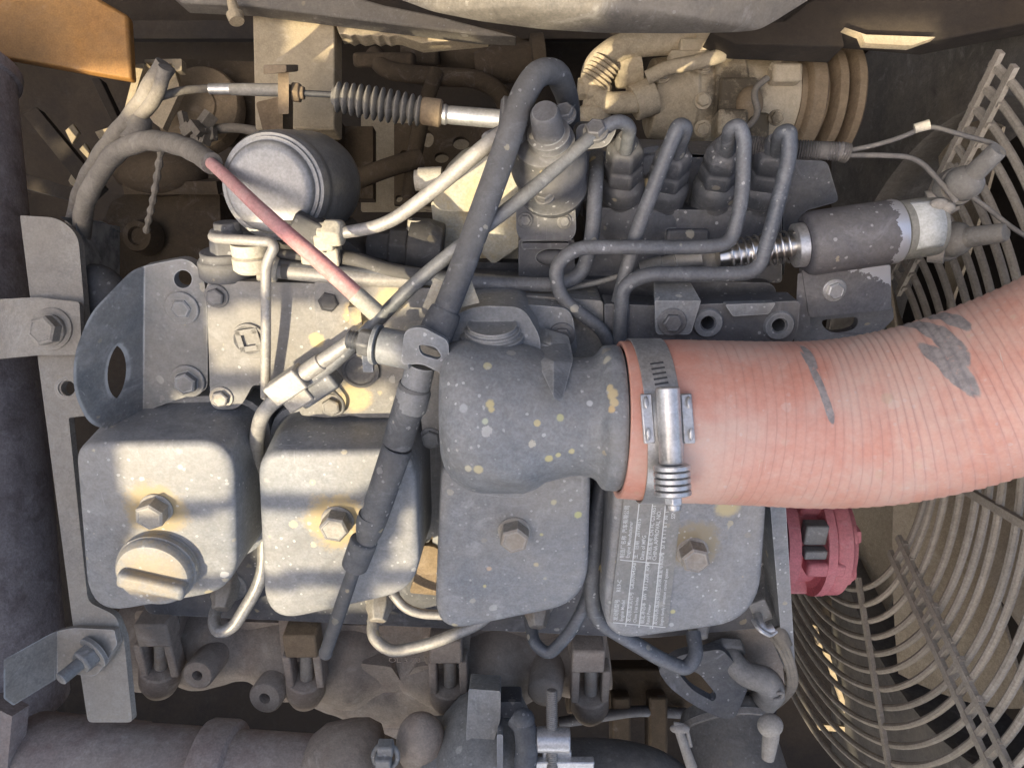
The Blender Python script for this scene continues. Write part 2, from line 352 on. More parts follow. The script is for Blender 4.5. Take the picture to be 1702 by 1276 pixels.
# unseen panel added before the sun; its openings are shaped to cast the sun patches
def sunpos(p):
    a = SUN.orthogonal().normalized(); a = (V((1, 0, 0))-SUN*SUN.x).normalized(); b = SUN.cross(a)
    return (p.dot(a), p.dot(b))
def inside(q, poly):
    x, y = q; c = False; j = len(poly)-1
    for i in range(len(poly)):
        (xi, yi), (xj, yj) = poly[i], poly[j]
        if (yi > y) != (yj > y) and x < (xj-xi)*(y-yi)/(yj-yi)+xi: c = not c
        j = i
    return c
OPEN = [[sunpos(P(x, y, h+10) if h < -5 else E(x, y, h)) for x, y in q] for h, q in (
    (0, [(188, 722), (702, 728), (702, 806), (395, 822), (225, 832), (200, 805)]),
    (0, [(226, 870), (300, 858), (702, 836), (702, 940), (420, 950), (205, 955)]),
    (0, [(285, 988), (420, 982), (702, 968), (702, 1160), (330, 1150)]),
    (-.04, [(335, 515), (470, 505), (640, 500), (650, 605), (352, 618)]),
    (-.04, [(352, 650), (655, 640), (655, 700), (352, 700)]),
    (-.03, [(335, 385), (640, 350), (655, 466), (335, 470)]),
    (-.10, [(705, 265), (815, 240), (815, 330), (835, 440), (705, 440)]),
    (-10.045, [(515, 268), (548, 300), (535, 320), (510, 285)]), (-10.045, [(500, 322), (535, 318), (530, 362), (470, 362)]),
    (-.03, [(560, 395), (640, 385), (720, 330), (700, 300), (560, 350)]),
    (-.10, [(690, 900), (735, 900), (735, 975), (670, 975)]),
    (-10.15, [(950, 52), (1215, 52), (1215, 98), (1130, 118), (1085, 150), (1115, 160), (1110, 185), (1085, 210), (950, 210)]),
    (-.135, [(725, 178), (850, 178), (850, 215), (725, 215)]),
    (-10.15, [(478, 28), (560, 28), (560, 45), (815, 45), (815, 75), (555, 75), (555, 98), (480, 98)]),
    (-10.42, [(98, 217), (121, 194), (140, 220), (119, 250)]), (-10.42, [(148, 216), (198, 200), (163, 242)]), (-10.42, [(124, 248), (142, 228), (158, 252), (147, 272)]), (-10.42, [(106, 302), (122, 272), (140, 300), (118, 316)]),
    (-10.5, [(1343, 1028), (1366, 1034), (1400, 1120), (1422, 1198), (1400, 1198), (1380, 1130), (1356, 1080)]), (-10.5, [(1352, 1197), (1430, 1204), (1430, 1224), (1356, 1219)]),
    (-10.2, [(205, 95), (300, 88), (302, 120), (248, 118), (215, 185), (200, 185)]),
    (-10.21, [(300, 80), (380, 80), (380, 98), (300, 98)]),
    (-9.97, [(640, -30), (1060, -30), (1000, 30), (900, 60), (760, 45), (690, 20)]),
    (-10.075, [(1400, 42), (1560, 42), (1560, 80), (1400, 80)]),
)]
def strip(pts, w_): 
    return [[sunpos(E(x0_-w_, y0_, h0_)), sunpos(E(x0_+w_, y0_, h0_)), sunpos(E(x1_+w_, y1_, h1_)), sunpos(E(x1_-w_, y1_, h1_))] for (x0_, y0_, h0_), (x1_, y1_, h1_) in zip(pts, pts[1:])]
KEEP = strip([(925, 100, -.05), (868, 160, -.03), (835, 262, -.015), (790, 385, 0), (748, 500, .012), (705, 610, .02), (650, 770, .025), (600, 920, .023), (530, 1120, .015)], 36)+[[sunpos(E(x, y, -.14)) for x, y in ((330, 136), (482, 138), (482, 164), (330, 162))]]
bm = newbm(); a = (V((1, 0, 0))-SUN*SUN.x).normalized(); b = SUN.cross(a)
HD = 1.4; stp = .005; o0 = SUN*HD
xs = [sunpos(E(x, y, h)) for x in (-100, 1800) for y in (-60, 1340) for h in (.1, -.4)]+[sunpos(P(x, y, -.66)) for x in (-150, 1850) for y in (-150, 1420)]
x0, x1 = min(q[0] for q in xs), max(q[0] for q in xs); y0, y1 = min(q[1] for q in xs), max(q[1] for q in xs)
off = -o0.dot(SUN)
grid = {}
def gv(i, j):
    if (i, j) not in grid:
        p = a*(x0+i*stp)+b*(y0+j*stp); grid[(i, j)] = bm.verts.new(p+SUN*HD)
    return grid[(i, j)]
nx, ny = int((x1-x0)/stp), int((y1-y0)/stp)
bb = [(min(q[0] for q in o), max(q[0] for q in o), min(q[1] for q in o), max(q[1] for q in o)) for o in OPEN]
for j in range(ny):
    i = 0; y = y0+(j+.5)*stp
    run = None
    rows = [k for k in range(len(OPEN)) if bb[k][2] <= y <= bb[k][3]]
    for i in range(nx+1):
        q = (x0+(i+.5)*stp, y)
        hole = i == nx or (any(bb[k][0] <= q[0] <= bb[k][1] and inside(q, OPEN[k]) for k in rows) and not any(inside(q, k_) for k_ in KEEP))
        if hole:
            if run is not None: bm.faces.new((gv(run, j), gv(i, j), gv(i, j+1), gv(run, j+1))); run = None
        elif run is None: run = i
o = obj('sun_mask_panel', bm, DARK); m = o.modifiers.new('solid', 'SOLIDIFY'); m.thickness = .003
tag(o, 'unseen added panel with cut openings that shade the engine', 'sun mask')

# chassis behind and below
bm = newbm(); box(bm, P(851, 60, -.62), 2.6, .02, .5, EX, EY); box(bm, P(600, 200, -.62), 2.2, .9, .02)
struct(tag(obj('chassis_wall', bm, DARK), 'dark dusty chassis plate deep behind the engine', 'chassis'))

bm = newbm(); box(bm, V((0, .56, .1)), 2.2, .02, 1.5, EX, V((0, 1, 0)))  # unseen wall added to keep sky light off the background
tag(obj('sky_blocker', bm, DARK), 'dark wall added beyond the top edge to block sky light', 'wall')

GAPS = [('leftmost kite shaped stand-in for a sunlit gap low behind the wiring loom', [(108, 217), (121, 205), (131, 220), (119, 239)]), ('three cornered stand-in for a sunlit gap beside the loom branch', [(157, 219), (188, 209), (165, 232)]),
    ('middle stand-in for a sunlit gap low behind the wiring loom', [(131, 248), (141, 237), (150, 252), (146, 264)]), ('lowest stand-in for a sunlit gap behind the foot of the wiring loom', [(113, 300), (122, 281), (132, 299), (118, 308)])]
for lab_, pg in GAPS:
    bm = newbm(); plate(bm, pg, fP(-.42, .006)); tag(obj('gap_light_plate', bm, SAND, bevel=.001), lab_, 'sheet', 'stand-ins for sunlit gaps behind the loom')  # added plates cut to the bright gaps, in place of sunlit ground
for lab_, pg in (('upper stand-in for a sunlit gap seen through the deep side of the fan guard', [(1350, 1036), (1359, 1041), (1368, 1078), (1359, 1072)]), ('second stand-in for a sunlit gap down the deep side of the fan guard', [(1369, 1082), (1379, 1086), (1393, 1132), (1384, 1126)]),
                 ('third stand-in for a sunlit gap down the deep side of the fan guard', [(1387, 1136), (1396, 1140), (1414, 1190), (1405, 1188)]), ('bottom flat stand-in for a sunlit gap behind the fan guard', [(1358, 1203), (1424, 1209), (1424, 1218), (1362, 1213)])):
    bm = newbm(); plate(bm, pg, fP(-.5, .006)); tag(obj('gap_light_sliver', bm, SAND, bevel=.001), lab_, 'sheet', 'stand-ins for sunlit gaps behind the fan guard')  # added sandy slivers stand in for sunlit ground seen between parts

# yellow beam, top left
t = bm = newbm(); plate(bm, [(-120, -40), (100, -40), (212, 25), (218, 131), (-120, 72)], fP(-.16, .012))
tag(obj('frame_beam', bm, YELL, bevel=.003), 'rusty orange painted frame beam in the top left corner', 'beam')
# tan pillar and ledge
bm = newbm(); plate(bm, [(418, -40), (556, -40), (556, 215), (424, 215)], fP(-.15, .03))
tag(obj('frame_pillar', bm, SAND, bevel=.002), 'sand coloured upright post lit by sun behind the cable boot', 'post')
bm = newbm(); rg = [(555, 33)]+[(555+i*9, 58+random.uniform(-4, 5)+i*.35) for i in range(1, 14)]+[(700, 72), (812, 62), (760, 44), (640, 34)]
plate(bm, rg, fP(-.15, .02)); tag(obj('ledge', bm, SAND, bevel=.001), 'crumbling sand covered ledge under the grey panel', 'ledge')

# overhead panels at the top edge
def dome(outer, z, depth, mat, name, label, cat):
    bm = newbm(); cx = sum(p[0] for p in outer)/len(outer); cy = sum(p[1] for p in outer)/len(outer); rings = []
    for k in range(9):
        f = 1-k/9
        rings.append([bm.verts.new(P(cx+(x-cx)*f, cy+(y-cy)*f, z+depth*(1-f*f))) for x, y in outer])
    low = [bm.verts.new(P(cx+(x-cx)*.95, y-50, z-.02)) for x, y in outer]; n = len(outer)
    for p, q in [(low, rings[0])]+list(zip(rings, rings[1:])):
        for j in range(n): bm.faces.new((p[j], p[(j+1) % n], q[(j+1) % n], q[j]))
    bm.faces.new(rings[-1]); bm.faces.new(low)
    return tag(obj(name, bm, mat), label, cat)
dome(rpoly([(560, -160), (640, -10), (720, 20), (800, 36), (900, 49), (1000, 55), (1130, 56), (1225, 54), (1262, 50), (1290, 34), (1360, -10), (1460, -160)], 14),
     .02, .03, HOODM, 'tank_bottom', 'smooth grey curved tank bottom overhanging the top edge', 'tank')
bm = newbm(); plate(bm, [(250, -40), (470, -40), (640, 8), (720, 24), (860, 60), (800, 58), (640, 38), (420, 10), (300, 4)], fP(-.12, .02)); HL = obj('hood_lip', bm, HOODM, bevel=.002)
tag(HL, 'long pale sheet metal lip along the top edge left of the tank bottom', 'panel')
bm = newbm(); lathe(bm, P(385, 2, -.11), V((.3, -1, .2)), [(0, .004), (.012, .0045), (.013, .007), (.02, .006)], 16)
tag(obj('lip_fastener', bm, SAND), 'small pale fastener hanging from the sheet metal lip', 'fastener')
bm = newbm(); plate(bm, [(1180, 52), (1300, 36), (1420, -60), (1800, -60), (1800, 20), (1560, 66), (1400, 52), (1405, 78), (1225, 72)], fP(-.1, .03))
tag(obj('cross_member', bm, DARK, bevel=.002), 'dark cross member in the top right corner', 'beam')
bm = newbm(); plate(bm, [(1404, 46), (1440, 58), (1555, 62), (1515, 76), (1438, 72), (1432, 57)], fP(-.085, .008))
tag(obj('mounting_tab', bm, SAND), 'thin bright sunlit metal tab under the dark cross member', 'tab')

# ---------------------------------------------------------------- fan, guard and shroud (the fan turns about the engine's long axis)
FY, FZ, GX = -.03, -.34, .366
SY, SZ = -.05, -.25
def fp(x, r, ang):                        # ang 0 = towards camera(+z), 90 = +y
    return V((x, FY+r*math.sin(R(ang)), FZ+r*math.cos(R(ang))))
SH = thing('fan_shroud', V((.47, FY, -.6)), 'dark grey fan shroud with a round opening at the right edge', 'shroud')
bm = newbm()
N = 72; ro = .325
a0 = [V((.45, SY+ro*math.sin(R(360*i/N)), SZ+ro*math.cos(R(360*i/N)))) for i in range(N)]
def sq(i):
    an = 360*i/N; s_, c_ = math.sin(R(an)), math.cos(R(an)); k = .47/max(abs(s_), abs(c_)); return V((.45, SY+s_*k*1.0, SZ+c_*k*.62))
A = [bm.verts.new(p) for p in a0]; B = [bm.verts.new(sq(i)) for i in range(N)]; C_ = [bm.verts.new(p+V((.10, 0, 0))) for p in a0]
for i in range(N):
    j = (i+1) % N; bm.faces.new((A[i], A[j], B[j], B[i])); bm.faces.new((A[i], C_[i], C_[j], A[j]))
obj('panel', bm, SHROUD, SH, ang=30)
bm = newbm(); lathe(bm, V((.448, SY, SZ)), EX, [(0, ro-.004), (0, ro+.008), (.006, ro+.008), (.006, ro-.004)], 72, closed=True); obj('opening_rim', bm, SHROUD, SH)
bm = newbm(); box(bm, V((.62, FY, FZ)), .02, .9, .7); struct(tag(obj('radiator', bm, DARK), 'dark radiator core behind the fan', 'radiator'))
FAN = thing('cooling_fan', V((.47, FY, FZ)), 'dusty tan cooling fan behind the wire guard', 'fan')
bm = newbm(); lathe(bm, V((.43, FY, FZ)), EX, [(0, .05), (.005, .07), (.06, .075), (.065, .06)], 40); obj('hub', bm, SANDD, FAN)
for k in range(7):
    bm = newbm(); an0 = 18+k*360/7; nr = 7; na = 8; g = {}
    for s_ in (0, 1):
        for i in range(nr):
            for j in range(na):
                r = .07+.24*i/(nr-1); wid = 40-8*i/(nr-1)
                an = an0+wid*(j/(na-1)-.5)+6*i/(nr-1); tw = .05*(j/(na-1)-.5)*(1.0-.3*i/(nr-1))+.006*math.sin(math.pi*j/(na-1))
                g[s_, i, j] = bm.verts.new(fp(.47+tw+s_*.003, r, an))
    for i in range(nr-1):
        for j in range(na-1):
            bm.faces.new((g[0, i, j], g[0, i+1, j], g[0, i+1, j+1], g[0, i, j+1])); bm.faces.new((g[1, i, j], g[1, i, j+1], g[1, i+1, j+1], g[1, i+1, j]))
    for i in range(nr-1):
        for j in (0, na-1): bm.faces.new((g[0, i, j], g[1, i, j], g[1, i+1, j], g[0, i+1, j]))
    for j in range(na-1):
        for i in (0, nr-1): bm.faces.new((g[0, i, j], g[0, i, j+1], g[1, i, j+1], g[1, i, j]))
    obj('blade', bm, BLADE, FAN)
GU = thing('fan_guard', V((GX, FY, -.62)), 'wire fan guard of concentric rings with flat spokes at the right edge', 'fan guard')
rr = [.195+i*.0163 for i in range(13)]
for r in rr:
    bm = newbm(); jx = random.uniform(-.002, .002); pts = [fp(GX+jx+.0008*math.sin(i*.13+r*90), r+.0006*math.sin(i*.21+r*50), 43-215*i/90) for i in range(91)]
    sweep(bm, pts, .0031, 8); obj('ring', bm, GUARD, GU)
for an, dbl in ((41.7, 1), (-12.3, 0), (-41.2, 1), (-69, 0)):
    bm = newbm(); ks = (-.0115, .0115) if dbl else (0,)
    for o_ in ks:
        tng = fp(0, 1, an+90)-V((0, FY, FZ)); p, q = fp(GX-.004, .185, an)+tng*o_, fp(GX-.004, .402, an)+tng*o_
        d = (q-p); box(bm, (p+q)/2, d.length, .0065, .004, d, tng)
    if dbl:
        for k in range(13):
            r = .195+k*.0163; p = fp(GX-.003, r, an); box(bm, p, .004, .034, .0045, fp(0, 1, an)-V((0, FY, FZ)), tng)
    obj('spoke', bm, GUARD, GU)
# ================================================================ THE ENGINE
ENG = thing('diesel_engine', E(700, 760, -.3), 'grey dusty four cylinder diesel engine filling the picture', 'engine')
def inset_ring(bm, base, h, ins):
    n = len(base); out = []
    for i in range(n):
        a, b, c = base[i-1], base[i], base[(i+1) % n]
        t = (c-a).normalized(); nrm = t.cross(UP).normalized()
        cen = sum(base, V())/n
        if nrm.dot(b-cen) < 0: nrm = -nrm
        out.append(bm.verts.new(b-nrm*ins+UP*h))
    return out
def loft(bm, rings, cap=True):
    n = len(rings[0])
    for p, q in zip(rings, rings[1:]):
        for j in range(n): bm.faces.new((p[j], p[(j+1) % n], q[(j+1) % n], q[j]))
    if cap: bm.faces.new(rings[0]); bm.faces.new(list(reversed(rings[-1])))
bm = newbm(); plate(bm, rpoly([(215, 690), (345, 455), (1290, 470), (1300, 1040), (1080, 1060), (240, 1020)], 20), fE(-.075, .10)); obj('cylinder_head', bm, PAINT_DK, ENG, bevel=.002)
bm = newbm(); plate(bm, [(330, 545), (1250, 545), (1250, 900), (330, 900)], fE(-.18, .22)); obj('engine_block', bm, PAINT_DK, ENG, bevel=.003)

# rocker covers
cv = [[(122, 738, 34), (388, 732, 62), (395, 982, 62), (146, 1026, 70)], [(426, 752, 42), (690, 748, 55), (699, 982, 62), (440, 1040, 66)],
      [(733, 760, 45), (983, 760, 45), (977, 1004, 66), (721, 1056, 62)], [(1026, 760, 45), (1281, 765, 45), (1262, 1034, 78), (999, 1070, 66)]]
labels = ['rocker cover with the round oil filler cap', 'rocker cover behind the dark dipstick, striped by sun', 'rocker cover under the grey elbow', 'rocker cover with the printed data plate']
COVERS = []
for i, c in enumerate(cv):
    base = [E(x, y, 0) for x, y in rpoly(c, 40, 8)]
    bm = newbm(); rings = []
    cen_ = sum(base, V())/len(base)
    for h, f in ((.0014, .3), (.0011, .6), (.0005, .8)): rings.append([bm.verts.new(cen_.lerp(b, f*.93)+UP*h) for b in base])
    for h, ins in ((.0002, .0068), (0, .0050), (-.0004, .0032), (-.0013, .0015), (-.0026, .0005), (-.0048, 0), (-.03, -.0015), (-.05, -.003), (-.053, -.0035), (-.054, -.0075), (-.058, -.008), (-.076, -.006)):
        rings.append(inset_ring(bm, base, h, ins))
    loft(bm, rings); COVERS.append(obj('rocker_cover', bm, COVER, ENG, ang=50, label=labels[i]))
for i, (x, y) in enumerate(((262, 842), (562, 862), (855, 880), (1150, 914))):
    c = E(x, y, 0)
    if i < 3:
        bm = newbm(); lathe(bm, c, UP, [(-.001, .0128), (.0008, .0125), (.0012, .010)], 28); obj('washer', bm, BOLTM, COVERS[i])
    bolt(COVERS[i], c+UP*(.0005 if i == 3 else .0015), 24.5, BOLTM, spin=.35+i*.5, kind=(1.12, 1.25))
# oil filler cap: skirted disc with a straight grip across it
c = E(268, 935, 0); bm = newbm(); lathe(bm, c, UP, [(-.002, .026), (.002, .0268), (.004, .0255), (.005, .0268), (.0075, .0268), (.0085, .0255), (.0095, .0262), (.012, .0255), (.0145, .0235), (.0152, .02)], 56)
CAP = obj('oil_filler_cap', bm, COVER, COVERS[0], ang=35)
bm = newbm(); A_, B_ = E(188, 962, .022), E(318, 982, .022); d = (B_-A_)
mid = (E(195, 960, .019)+E(308, 985, .019))/2+UP*.0; ax = (E(308, 985, .019)-E(195, 960, .019))
box(bm, mid-UP*.004, ax.length, .0125, .015, ax, UP.cross(ax)); obj('cap_grip', bm, COVER, COVERS[0], bevel=.0035, seg=3)

# data plate and its print
PLT = plain('plate', (.17, .175, .17), .45, .3); INK = plain('plate print', (.62, .62, .58), .6)
bm = newbm(); plate(bm, rpoly([(1040, 800, 6), (1136, 806, 6), (1110, 1044, 6), (1013, 1034, 6)], 6), fE(.0022, .0014)); obj('data_plate', bm, grime('etched plate', (.185, .19, .182), (.215, .215, .2), da=.4, speck=.3, rough=.5, metal=.2, bump=.08), COVERS[3])
bm = newbm()
def line(a, b, wpx=1.6):
    p, q = E(*a, .0024), E(*b, .0024); d = q-p; box(bm, (p+q)/2, d.length, wpx*m_(p), .0003, d, UP.cross(d))
for a_, b_ in (((1065, 812), (1040, 1040)), ((1087.5, 812), (1062, 1042)), ((1109, 812), (1084.5, 1044)), ((1031, 930), (1096, 936)), ((1019, 1034), (1106, 1042)), ((1061, 832), (1088, 834))): line(a_, b_)
TXT = [(1026, 1031, 6.6, '发动机型号      B3.9-C'), (1035.5, 1032, 6, 'Engine Model'), (1047.5, 1033, 6.6, '发动机型式代号  G82609643A8'), (1057.5, 1034, 5.6, 'China 3 kit Index'),
       (1070, 1036, 6.6, '额定净功率  kW  93 / 2200  RPM'), (1079, 1037, 5.8, 'Rated Power'), (1091.5, 1038, 6.4, '发动机系族及排放控制装置型号和编号'), (1101.5, 1039, 5.4, 'Engine family / emission control system'),
       (1037, 927, 6.6, '制造厂名称  汽车有限公司'), (1046, 927, 6.4, 'Engine Manufacturer'), (1059, 928, 6.6, '生产日期   20190815'), (1070, 930, 6.8, 'Date of MFG'),
       (1081.5, 930, 6.6, '型式核准号 CN FC G3 0651'), (1090.5, 931, 7, 'CHINA APPROVAL NO.'), (1103, 926, 7, '75   S7 8 6 1 1 6 1 30  (17'), (1121.5, 862, 7, 'SSN-97')]
dg = None
for (x, y, s_, txt) in TXT:
    cu = bpy.data.curves.new('t', 'FONT'); cu.body = txt; cu.size = 1; cu.resolution_u = 2; cu.extrude = 0.0; cu.offset = .006
    to = bpy.data.objects.new('t', cu); COL.objects.link(to); bpy.context.view_layer.update()
    me = bpy.data.meshes.new_from_object(to.evaluated_get(bpy.context.evaluated_depsgraph_get()))
    p = E(x, y, .00245); d = (E(x+23.5, y-235, .00245)-p).normalized(); u = UP.cross(d); k = s_*1.35*m_(p)
    me.transform(MX(((d.x*k, u.x*k, UP.x, p.x), (d.y*k, u.y*k, UP.y, p.y), (d.z*k, u.z*k, UP.z, p.z), (0, 0, 0, 1)))); bm.from_mesh(me)
    bpy.data.objects.remove(to); bpy.data.meshes.remove(me); bpy.data.curves.remove(cu)
obj('plate_print', bm, INK, COVERS[3])

# intake manifold plate with its plugs and bolts
bm = newbm(); plate(bm, rpoly([(343, 466, 14), (640, 474), (1002, 500), (1008, 700), (760, 700), (736, 742, 16), (704, 742, 16), (700, 694), (600, 694, 4), (585, 690, 14), (548, 694, 14), (500, 690), (486, 640), (420, 640), (398, 680, 18), (350, 680, 18)], 6), fE(-.04, .045)); MAN = obj('intake_manifold', bm, MANI, ENG, bevel=.0045, seg=4)
for x, y, r, m, kd in ((360, 492, 15, BOLTD, (1.35, .8)), (548, 499, 17, RUBD, (1.3, .9)), (368, 660, 14, BOLTM, (1.4, .8)), (552, 673, 15.5, MANI, (1.3, .8)), (716, 728, 16, PAINT, (1.2, .6))):
    bolt(MAN, E(x, y, -.0395), r, m, spin=random.random(), kind=kd)
c = E(415, 563, -.04); bm = newbm(); lathe(bm, c, UP, [(0, .0112), (.002, .011), (.0024, .0098), (.001, .0085), (.0005, .0078)], 36); PL = obj('square_drive_plug', bm, MANI, MAN)
bm = newbm(); 
for s_ in range(4):
    a_ = s_*math.pi/2+.15; d = EX*math.cos(a_)+EY*math.sin(a_); box(bm, c+d*.0058+UP*.001, .0035, .0145, .004, d, UP.cross(d))
obj('plug_wall', bm, MANI, MAN)
c = E(600, 613, -.04); bm = newbm(); lathe(bm, c, UP, [(0, .0128), (.0035, .0125), (.004, .0105), (.0028, .0095), (.0026, .004)], 40); obj('round_plug', bm, BOLTD, MAN)
# hooked clip below the plugs and rod
bm = newbm(); pipe(bm, pe([(520, 596, -.03), (545, 640, -.033), (572, 668, -.035), (570, 686, -.036), (552, 690, -.036), (536, 684, -.036)]), 3, .006, 8); obj('wire_clip', bm, BOLTD, MAN)
# raised boss to the right of the elbow plug
bm = newbm(); plate(bm, rpoly([(860, 505, 10), (950, 512, 22), (962, 592, 22), (880, 600, 10)], 12), fE(-.024, .02)); BO = obj('elbow_flange', bm, PAINT, ENG, bevel=.002)
bolt(BO, E(934, 557, -.023), 15, BOLTD, kind=(1.45, .7))

# cast intake elbow
def ring_at(bm, px, py, r, h, squash=1.0, n=36, p=2.0, rz=None):
    c = E(px, py, h); m = m_(c); out = []
    sg = lambda v: math.copysign(abs(v)**(2/p), v)
    for j in range(n):
        t = 2*math.pi*j/n
        out.append(bm.verts.new(c+V((0, 1, 0))*(r*m*sg(math.cos(t)))+Z*((rz or r*squash)*m*sg(math.sin(t)))))
    return out
bm = newbm(); rows = []
for px, py, r, rz, p in ((733, 676, 20, 20, 2), (733.5, 676, 60, 45, 2.3), (736, 677, 84, 62, 2.5), (742, 679, 100, 76, 2.6), (754, 682, 114, 90, 2.5), (775, 687, 124, 102, 2.4), (800, 692, 126, 108, 2.3), (840, 694, 125, 110, 2.2),
                  (870, 695, 124, 110, 2.1), (890, 694, 118, 109, 2), (905, 692, 109, 107, 2), (925, 692, 104, 104, 2), (945, 692, 99, 101, 2), (965, 692, 98, 99, 2), (984, 693, 101, 101, 2), (991, 693, 106, 106, 2), (996, 694, 113, 113, 2), (1000, 694, 118, 118, 2), (1004, 694, 120, 120, 2), (1018, 694, 121, 121, 2), (1022, 694, 121, 121, 2), (1027, 694, 119, 119, 2), (1028, 695, 108, 108, 2), (1100, 695, 108, 108, 2)):
    rows.append(ring_at(bm, px, py, r, .024, p=p, rz=rz))
loft(bm, rows)
from mathutils.bvhtree import BVHTree
bmesh.ops.recalc_face_normals(bm, faces=bm.faces[:]); tree = BVHTree.FromBMesh(bm); spl = []
for px, py, r_, c_ in ((1018, 655, .0042, (.5, .4, .22)), (1021, 668, .0036, (.5, .4, .22)), (1016, 680, .003, (.5, .36, .18)), (1013, 645, .0028, (.5, .4, .22)), (814, 672, .0036, (.48, .4, .2)), (817, 680, .0026, (.48, .4, .2)), (931, 694, .0026, (.44, .42, .22)),
                       (893, 703, .0024, (.5, .42, .22)), (912, 762, .003, (.48, .42, .2)), (928, 756, .0022, (.46, .42, .22)), (950, 750, .0026, (.48, .42, .22)), (806, 700, .0022, (.4, .42, .3)), (810, 608, .003, (.46, .42, .26)), (795, 780, .0034, (.46, .4, .24)), (778, 778, .0026, (.46, .42, .3)), (770, 678, .003, (.36, .36, .35)), (1008, 598, .0036, (.46, .43, .33)), (980, 670, .0022, (.44, .44, .42))):
    hit = tree.ray_cast(CAM, (P(px, py, 0)-CAM).normalized())
    if hit[0]: spl.append((hit[0], .001, r_, c_, 1.0))
PAINT_EL = grime('elbow paint', (.155, .170, .182), (.21, .218, .22), da=.34, speck=.95, rough=.47, edge=.6, rings=spl)
EL = obj('intake_elbow', bm, PAINT_EL, ENG, ang=60)
bm = newbm(); plate(bm, rpoly([(742, 530, 30), (790, 508, 24), (870, 510, 22), (898, 560, 14), (900, 640), (742, 640)], 12), lambda x, y, k: E(x, y, -.004+.030*max(0, min(1, (y-510)/130)))-UP*(.05*k), cuts=[('y', 510+13*i) for i in range(1, 10)]); obj('elbow_riser', bm, PAINT, EL, bevel=.004, seg=3)
c = E(818, 552, .006); ax = V((0, .86, .5)); bm = newbm(); lathe(bm, c-ax*.004, ax, [(0, .019), (.003, .019), (.0035, .0165), (.006, .0165), (.0065, .0145), (.009, .0145), (.0085, .012)], 36); obj('threaded_plug', bm, PAINT, EL)
bm = newbm(); plate(bm, rpoly([(884, 566, 4), (955, 588, 12), (948, 615, 10), (934, 668, 8), (922, 664, 8), (898, 612, 10)], 8), lambda x, y, k: E(x, y, (.012 if y < 575 else .012+(y-575)*.00100 if y < 600 else .037+(y-600)*.00042)-.00022*abs(x-920))-UP*(.03*k), cuts=[('y', 575), ('y', 588), ('y', 600), ('y', 620), ('y', 640), ('x', 920)]); obj('gusset_rib', bm, PAINT, EL, bevel=.007, seg=4, ang=80)
bm = newbm(); plate(bm, rpoly([(752, 700), (900, 690), (905, 790, 20), (882, 828, 24), (800, 824, 40), (744, 792, 30)], 20), fE(.008, .02)); obj('base_flange', bm, PAINT, EL, bevel=.005, seg=4)

# bar with holes right of the elbow
bm = newbm(); plate(bm, rpoly([(1005, 505, 4), (1095, 508, 4), (1330, 500, 8), (1326, 550, 12), (1310, 580, 12), (1150, 592, 12), (1060, 592), (1005, 600)], 6), fE(-.035, .02), holes=[ell(1176, 536, 11, 11.5), ell(1294, 540, 11, 11.5)]); BAR = obj('mounting_bar', bm, PAINT_DK, ENG, bevel=.0015)
for x, y in ((1176, 536), (1294, 540)):
    c = E(x, y, -.0355); bm = newbm(); r = 12*m_(c); lathe(bm, c, UP, [(0, r), (.0022, r*1.15), (.0026, r*1.9), (.0008, r*2.15), (-.001, r*2.15), (-.001, r)], 28, closed=True); obj('hole_boss', bm, PAINT, BAR)
bm = newbm(); plate(bm, rpoly([(1205, 506), (1290, 503), (1278, 522), (1218, 526)], 4), fE(-.030, .006)); obj('raised_rib', bm, PAINT, BAR, bevel=.002)
bm = newbm(); plate(bm, rpoly([(1088, 472, 3), (1148, 470, 3), (1165, 500, 3), (1148, 556, 8), (1090, 556, 8)], 4), lambda x, y, k: E(x, y, -.028 - max(0, (500-y)*.0006))-UP*(.004*k), cuts=[('y', 485), ('y', 500)]); TB = obj('bent_tab', bm, PAINT, BAR)
bolt(BAR, E(1117, 535, -.0275), 16, BOLTD, kind=(1.5, .7))

# lifting bracket on the left
def hb(x): 
    t = max(0, min(1, (252-x)/30)); 
    return -.046+(max(0, 237-x))*.00042*1+.001*t
bm = newbm()
plate(bm, rpoly([(222, 446, 20), (268, 436, 14), (312, 428, 26), (338, 455, 20), (345, 520), (345, 648, 12), (300, 662, 20), (238, 684, 24), (192, 714, 26), (150, 708, 36), (122, 655, 36), (122, 590, 30), (150, 520, 24)], 20, 6),
      lambda x, y, k: E(x, y, hb(x))-(UP*.0075-EX*0.004*(1 if x < 237 else 0))*k, holes=[ell(184, 622, 25, 49, 28, R(8)), ell(304, 464, 15, 15, 20)], cuts=[('x', v) for v in (130, 145, 160, 175, 190, 205, 216, 224, 230, 236, 242, 248, 256, 270)])
LB = obj('lifting_bracket', bm, BRACK, ENG, bevel=.0022, seg=3, ang=50, label='curved lifting bracket with an oval hole')
bolt(LB, E(302, 512, -.045), 17, BRACK, kind=(1.65, .45)); bolt(LB, E(312, 633, -.045), 19, BRACK, spin=.3, kind=(1.5, .85))

